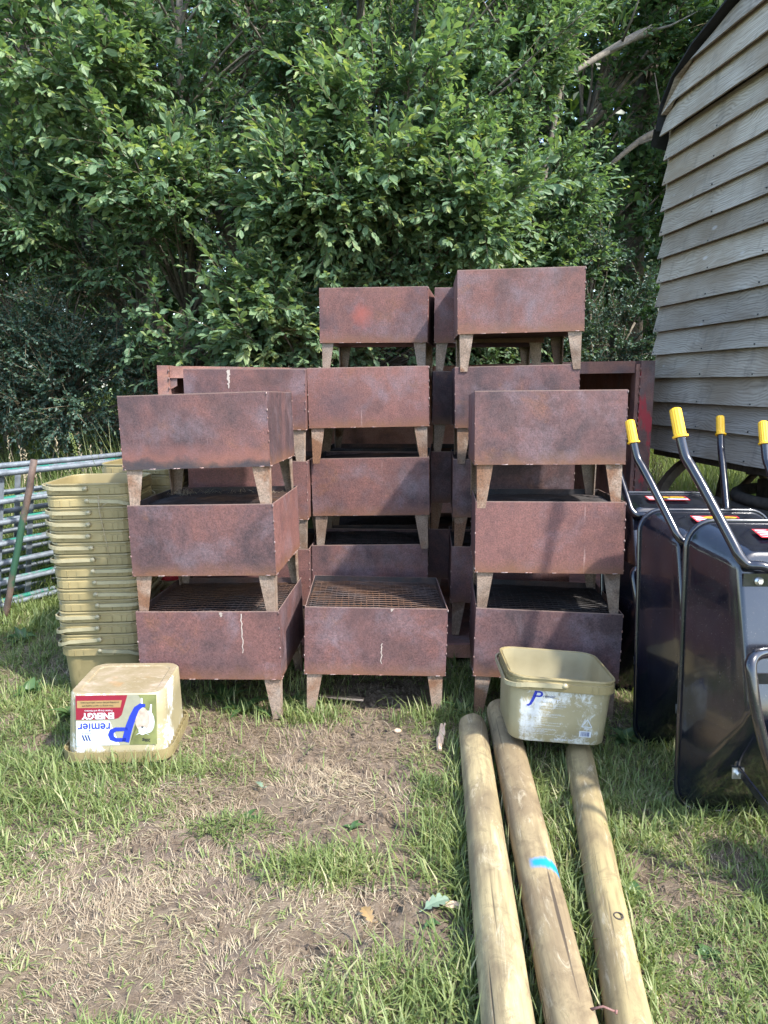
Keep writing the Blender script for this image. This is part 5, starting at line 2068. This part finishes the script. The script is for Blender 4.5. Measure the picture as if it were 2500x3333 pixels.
    tag(np_mesh('seeding_grass', V, F, M['straw'], {'tint': T}), 'tall seeding grass stalks at the thicket edge', 'grass', kind='stuff')


make_grass()


# ------------------------------------------------------------------ small plants and litter
def blade_leaf(m, p, d, n_, ln, wd, seg=5, curl=.25):
    p, d, n_ = Vector(p), Vector(d).normalized(), Vector(n_)
    s = d.cross(n_).normalized()
    u = s.cross(d)
    rings = []
    for i in range(seg + 1):
        t = i / seg
        w_ = wd * math.sin(math.pi * min(.98, (.08 + .9 * t) ** .8)) * .5
        c = p + d * ln * t + u * (math.sin(t * 2.4) * .12 - curl * t * t) * ln
        rings.append([tuple(c - s * w_ + u * w_ * .35), tuple(c), tuple(c + s * w_ + u * w_ * .35)])
    m.loft(rings, False, False, False, 0, True)


def tinted(o, v):
    a = o.data.attributes.new('tint', 'FLOAT', 'POINT')
    a.data.foreach_set('value', np.full(len(o.data.vertices), v, np.float32))
    return o


def dock_plant(label, x, y, n, ln, wd, seed, cat='plant', name='dock_plant', up=.7):
    rs = random.Random(seed)
    z = float(gz(np.array([x]), np.array([y]))[0])
    r = empty(name, label, cat, (x, y, z))
    for k in range(n):
        a = 2 * math.pi * (k + rs.uniform(-.3, .3)) / n
        m = MB()
        d = (math.cos(a), math.sin(a), rs.uniform(up * .4, up * 1.4))
        blade_leaf(m, (0, 0, 0), d, (0, 0, 1), ln * rs.uniform(.7, 1.2), wd * rs.uniform(.8, 1.2), 6, rs.uniform(.15, .5))
        tinted(m.build('leaf', M['dock'], r), rs.uniform(.2, .8))
    return r


dock_plant('broad leaved dock beside the right leg of the front left stack', -.60, 3.03, 7, .15, .038, 1)
dock_plant('dock with long dark leaves behind the front left stack leg', -.71, 3.13, 6, .17, .04, 2)
dock_plant('plantain tuft between the left and middle fire pit legs', -.42, 3.12, 6, .12, .03, 3)
dock_plant('flattened plantain in the trodden patch below the upturned tub', -.45, 2.22, 7, .06, .018, 4, up=.15)
dock_plant('small green sprig on the bare earth in the middle', -.10, 2.16, 4, .035, .018, 5, 'sprig', 'seedling')
dock_plant('pale clover seedling at the left of the dry grass', -1.02, 2.02, 5, .025, .018, 6, 'sprig', 'seedling', .4)
dock_plant('small seedling beside the fallen oak leaf', .125, 1.735, 5, .025, .018, 7, 'sprig', 'seedling', .4)
dock_plant('feathery weed at the left foot of the front right stack', .335, 3.02, 10, .09, .03, 8, 'weed', 'weed_plant', .9)
dock_plant('leafy weed on the grass left of the tall bucket stack', -1.62, 3.2, 11, .09, .04, 9, 'weed', 'weed_plant', .9)
dock_plant('leafy weed in front of the leaning pipe', -2.0, 3.9, 11, .10, .045, 10, 'weed', 'weed_plant', .9)
dock_plant('leafy weed between the open tub and the wheelbarrows', .95, 2.72, 10, .09, .04, 12, 'weed', 'weed_plant', .9)
dock_plant('leafy weed left of the upturned tub', -1.32, 2.95, 11, .085, .04, 13, 'weed', 'weed_plant', .9)
dock_plant('round leaved weed at the lower right of the grass', .80, 1.62, 6, .032, .022, 14, 'weed', 'weed_plant', .4)
dock_plant('pale round leaved weed on the bare earth right of the posts', .70, 1.86, 6, .036, .026, 15, 'weed', 'weed_plant', .5)
dock_plant('leafy weed behind the hurdles at the thicket edge', -2.75, 5.5, 13, .22, .08, 16, 'weed', 'weed_plant', 1.2)


def buttercup():
    z = float(gz(np.array([-.80]), np.array([3.20]))[0])
    r = empty('buttercup', 'single yellow buttercup under the front left stack', 'flower', (-.80, 3.20, z))
    m = MB()
    m.tube([(0, 0, 0), (.005, 0, .05), (.0, -.01, .092)], [.0018, .0016, .0014], 5)
    tinted(m.build('stem', M['dock'], r), .5)
    for k in range(5):
        m = MB()
        a = 2 * math.pi * k / 5
        blade_leaf(m, (0, -.01, .092), (math.cos(a), math.sin(a) - .5, .35), (0, -.4, 1), .017, .017, 4, -.1)
        m.build('petal', M['petal'], r)


buttercup()


def dock_stalk():
    x, y = -2.28, 5.6
    z = float(gz(np.array([x]), np.array([y]))[0])
    r = empty('dock_stalk', 'yellow green dock seed spike above the grass at the left thicket edge', 'plant', (x, y, z))
    m = MB()
    pt = lambda t: Vector((-.09 * t ** 2 + .01 * math.sin(t * 9), 0, .98 * t))
    m.tube([tuple(pt(k / 8)) for k in range(9)], [.005 - .0004 * k for k in range(9)], 5)
    tinted(m.build('stem', M['dock'], r), .8)
    rs = random.Random(3)
    m = MB()
    for k in range(90):
        t = .55 + .45 * k / 90
        a = rs.uniform(0, 6.28)
        q = .022 * (1.15 - t)+.006
        p = pt(t) + Vector((math.cos(a) * q, math.sin(a) * q, 0))
        m.tube([tuple(p), tuple(p + Vector((0, 0, .009)))], [.0065, .003], 5)
    tag(tinted(m.build('seed_head', M['dock'], r), .97), kind='stuff')


dock_stalk()


def splinter(label, p, d, ln, wd, seed):
    rs = random.Random(seed)
    m = MB()
    n = 7
    rings = []
    for i in range(n + 1):
        t = i / n
        w_ = wd * (1 - .55 * abs(t - .35) * 1.4) * .5 + rs.uniform(-.0015, .0015)
        y = ln * (t - .5)
        h = .009 * (1 - .5 * t)
        cx = rs.uniform(-.002, .002)
        rings.append([(cx - w_, y, 0), (cx + w_, y, 0), (cx + w_ * .8, y, h + rs.uniform(-.002, .002)), (cx - w_ * .5, y, h * 1.3 + rs.uniform(-.002, .002))])
    m.loft(rings, True, True, True, 0, False)
    o = m.build('wood_splinter', M['chip'])
    o.location = p
    o.rotation_euler = d
    tag(o, label, 'wood splinter')


splinter('pale split of wood lying on the grass beside the left timber post', (.222, 2.72, .03), (R(14), R(10), R(-6)), .155, .026, 1)
splinter('thin second split of wood beside the pale one near the left post', (.236, 2.735, .036), (R(18), R(-8), R(-12)), .11, .012, 3)
splinter('torn strip of wood lying under the single front fire pit', (-.19, 3.12, .015), (R(2), R(6), R(82)), .20, .034, 2)
splinter('dark chunk of bark in the bare earth beside the oak leaf', (.165, 1.80, .010), (0, R(8), R(70)), .09, .025, 4)


def oak_leaf(label, p, rot, s, mat):
    half = [(0, .0), (.035, .10), (.13, .17), (.16, .25), (.09, .31), (.20, .42), (.24, .52), (.12, .56), (.22, .68), (.23, .78), (.11, .80), (.12, .92), (.05, 1.0)]
    m = MB()
    rings = []
    for i, (w_, y) in enumerate(half):
        c = .10 * math.sin(y * 3)
        rings.append([(-w_ * s * 1.2, y * s, (c + w_ * .4) * s), (0, y * s, c * s), (w_ * s * 1.2, y * s, (c + w_ * .25) * s)])
    m.loft(rings, False, False, False, 0, False)
    m.tube([(0, 0, 0), (.01, -.2 * s, .01)], .0015, 4)
    o = m.build('oak_leaf', mat)
    o.location = p
    o.rotation_euler = rot
    tag(o, label, 'leaf')


oak_leaf('fallen grey green lobed oak leaf on the bare earth left of the posts', (.105, 1.765, .018), (R(10), R(5), R(-70)), .075, M['leaf_pale'])
oak_leaf('fallen pale leaf on the trodden grass in front of the single fire pit', (-.42, 2.36, .022), (R(5), R(12), R(40)), .045, M['leaf_pale'])
oak_leaf('brown dead leaf lying on the earth left of the posts', (-.03, 1.72, .014), (R(4), R(-10), R(25)), .06, M['p_tan'])


def pebble(label, x, y, s, seed):
    rs = random.Random(seed)
    m = MB()
    rings = []
    for i in range(5):
        a = math.pi * (i + .5) / 5
        rings.append([(s * math.sin(a) * math.cos(b) * rs.uniform(.85, 1.1), s * .8 * math.sin(a) * math.sin(b) * rs.uniform(.85, 1.1), s * .55 * math.cos(a)) for b in [2 * math.pi * k / 9 for k in range(9)]])
    m.loft(rings, True, True, True, 0, True)
    o = m.build('pebble', M['chip'])
    o.location = (x, y, float(gz(np.array([x]), np.array([y]))[0]) + s * .3)
    tag(o, label, 'stone')


def litter():
    # a long straw hanging down the bucket stack, and dry bits blown on to a grate
    m = MB()
    m.tube([(-1.235, 3.165, .925), (-1.232, 3.158, .86), (-1.222, 3.160, .79), (-1.212, 3.163, .72), (-1.200, 3.166, .64)], [.0018, .0020, .0018, .0015, .001], 4)
    m.tube([(-1.232, 3.158, .86), (-1.212, 3.157, .885), (-1.19, 3.158, .895)], [.0014, .0012, .0008], 4)
    tag(tinted(m.build('straw_stalk', M['straw']), .8), 'long pale straw hanging down the front of the tall bucket stack', 'straw')
    g = np.random.default_rng(71)
    n = 150
    x = np.concatenate([g.normal(-.93, .04, 60), g.uniform(-.98, -.5, 90)])
    y = np.concatenate([g.normal(3.40, .03, 60), g.normal(3.43, .015, 90)])
    V, F, T = blades(x, y, g.uniform(.03, .08, n), g.uniform(.001, .0026, n), g.uniform(.9, 1.6, n), g.uniform(.3, .9, n), g, z=np.full(n, .895))
    tag(np_mesh('hay_wisps', V, F, M['straw'], {'tint': T}), 'wisps of dry hay caught along the back of a grate', 'hay', kind='stuff')


litter()
pebble('pale stone on the bare earth in front of the single fire pit', .055, 2.83, .017, 1)
pebble('small pale stone under the single fire pit near its right leg', .10, 3.02, .012, 2)
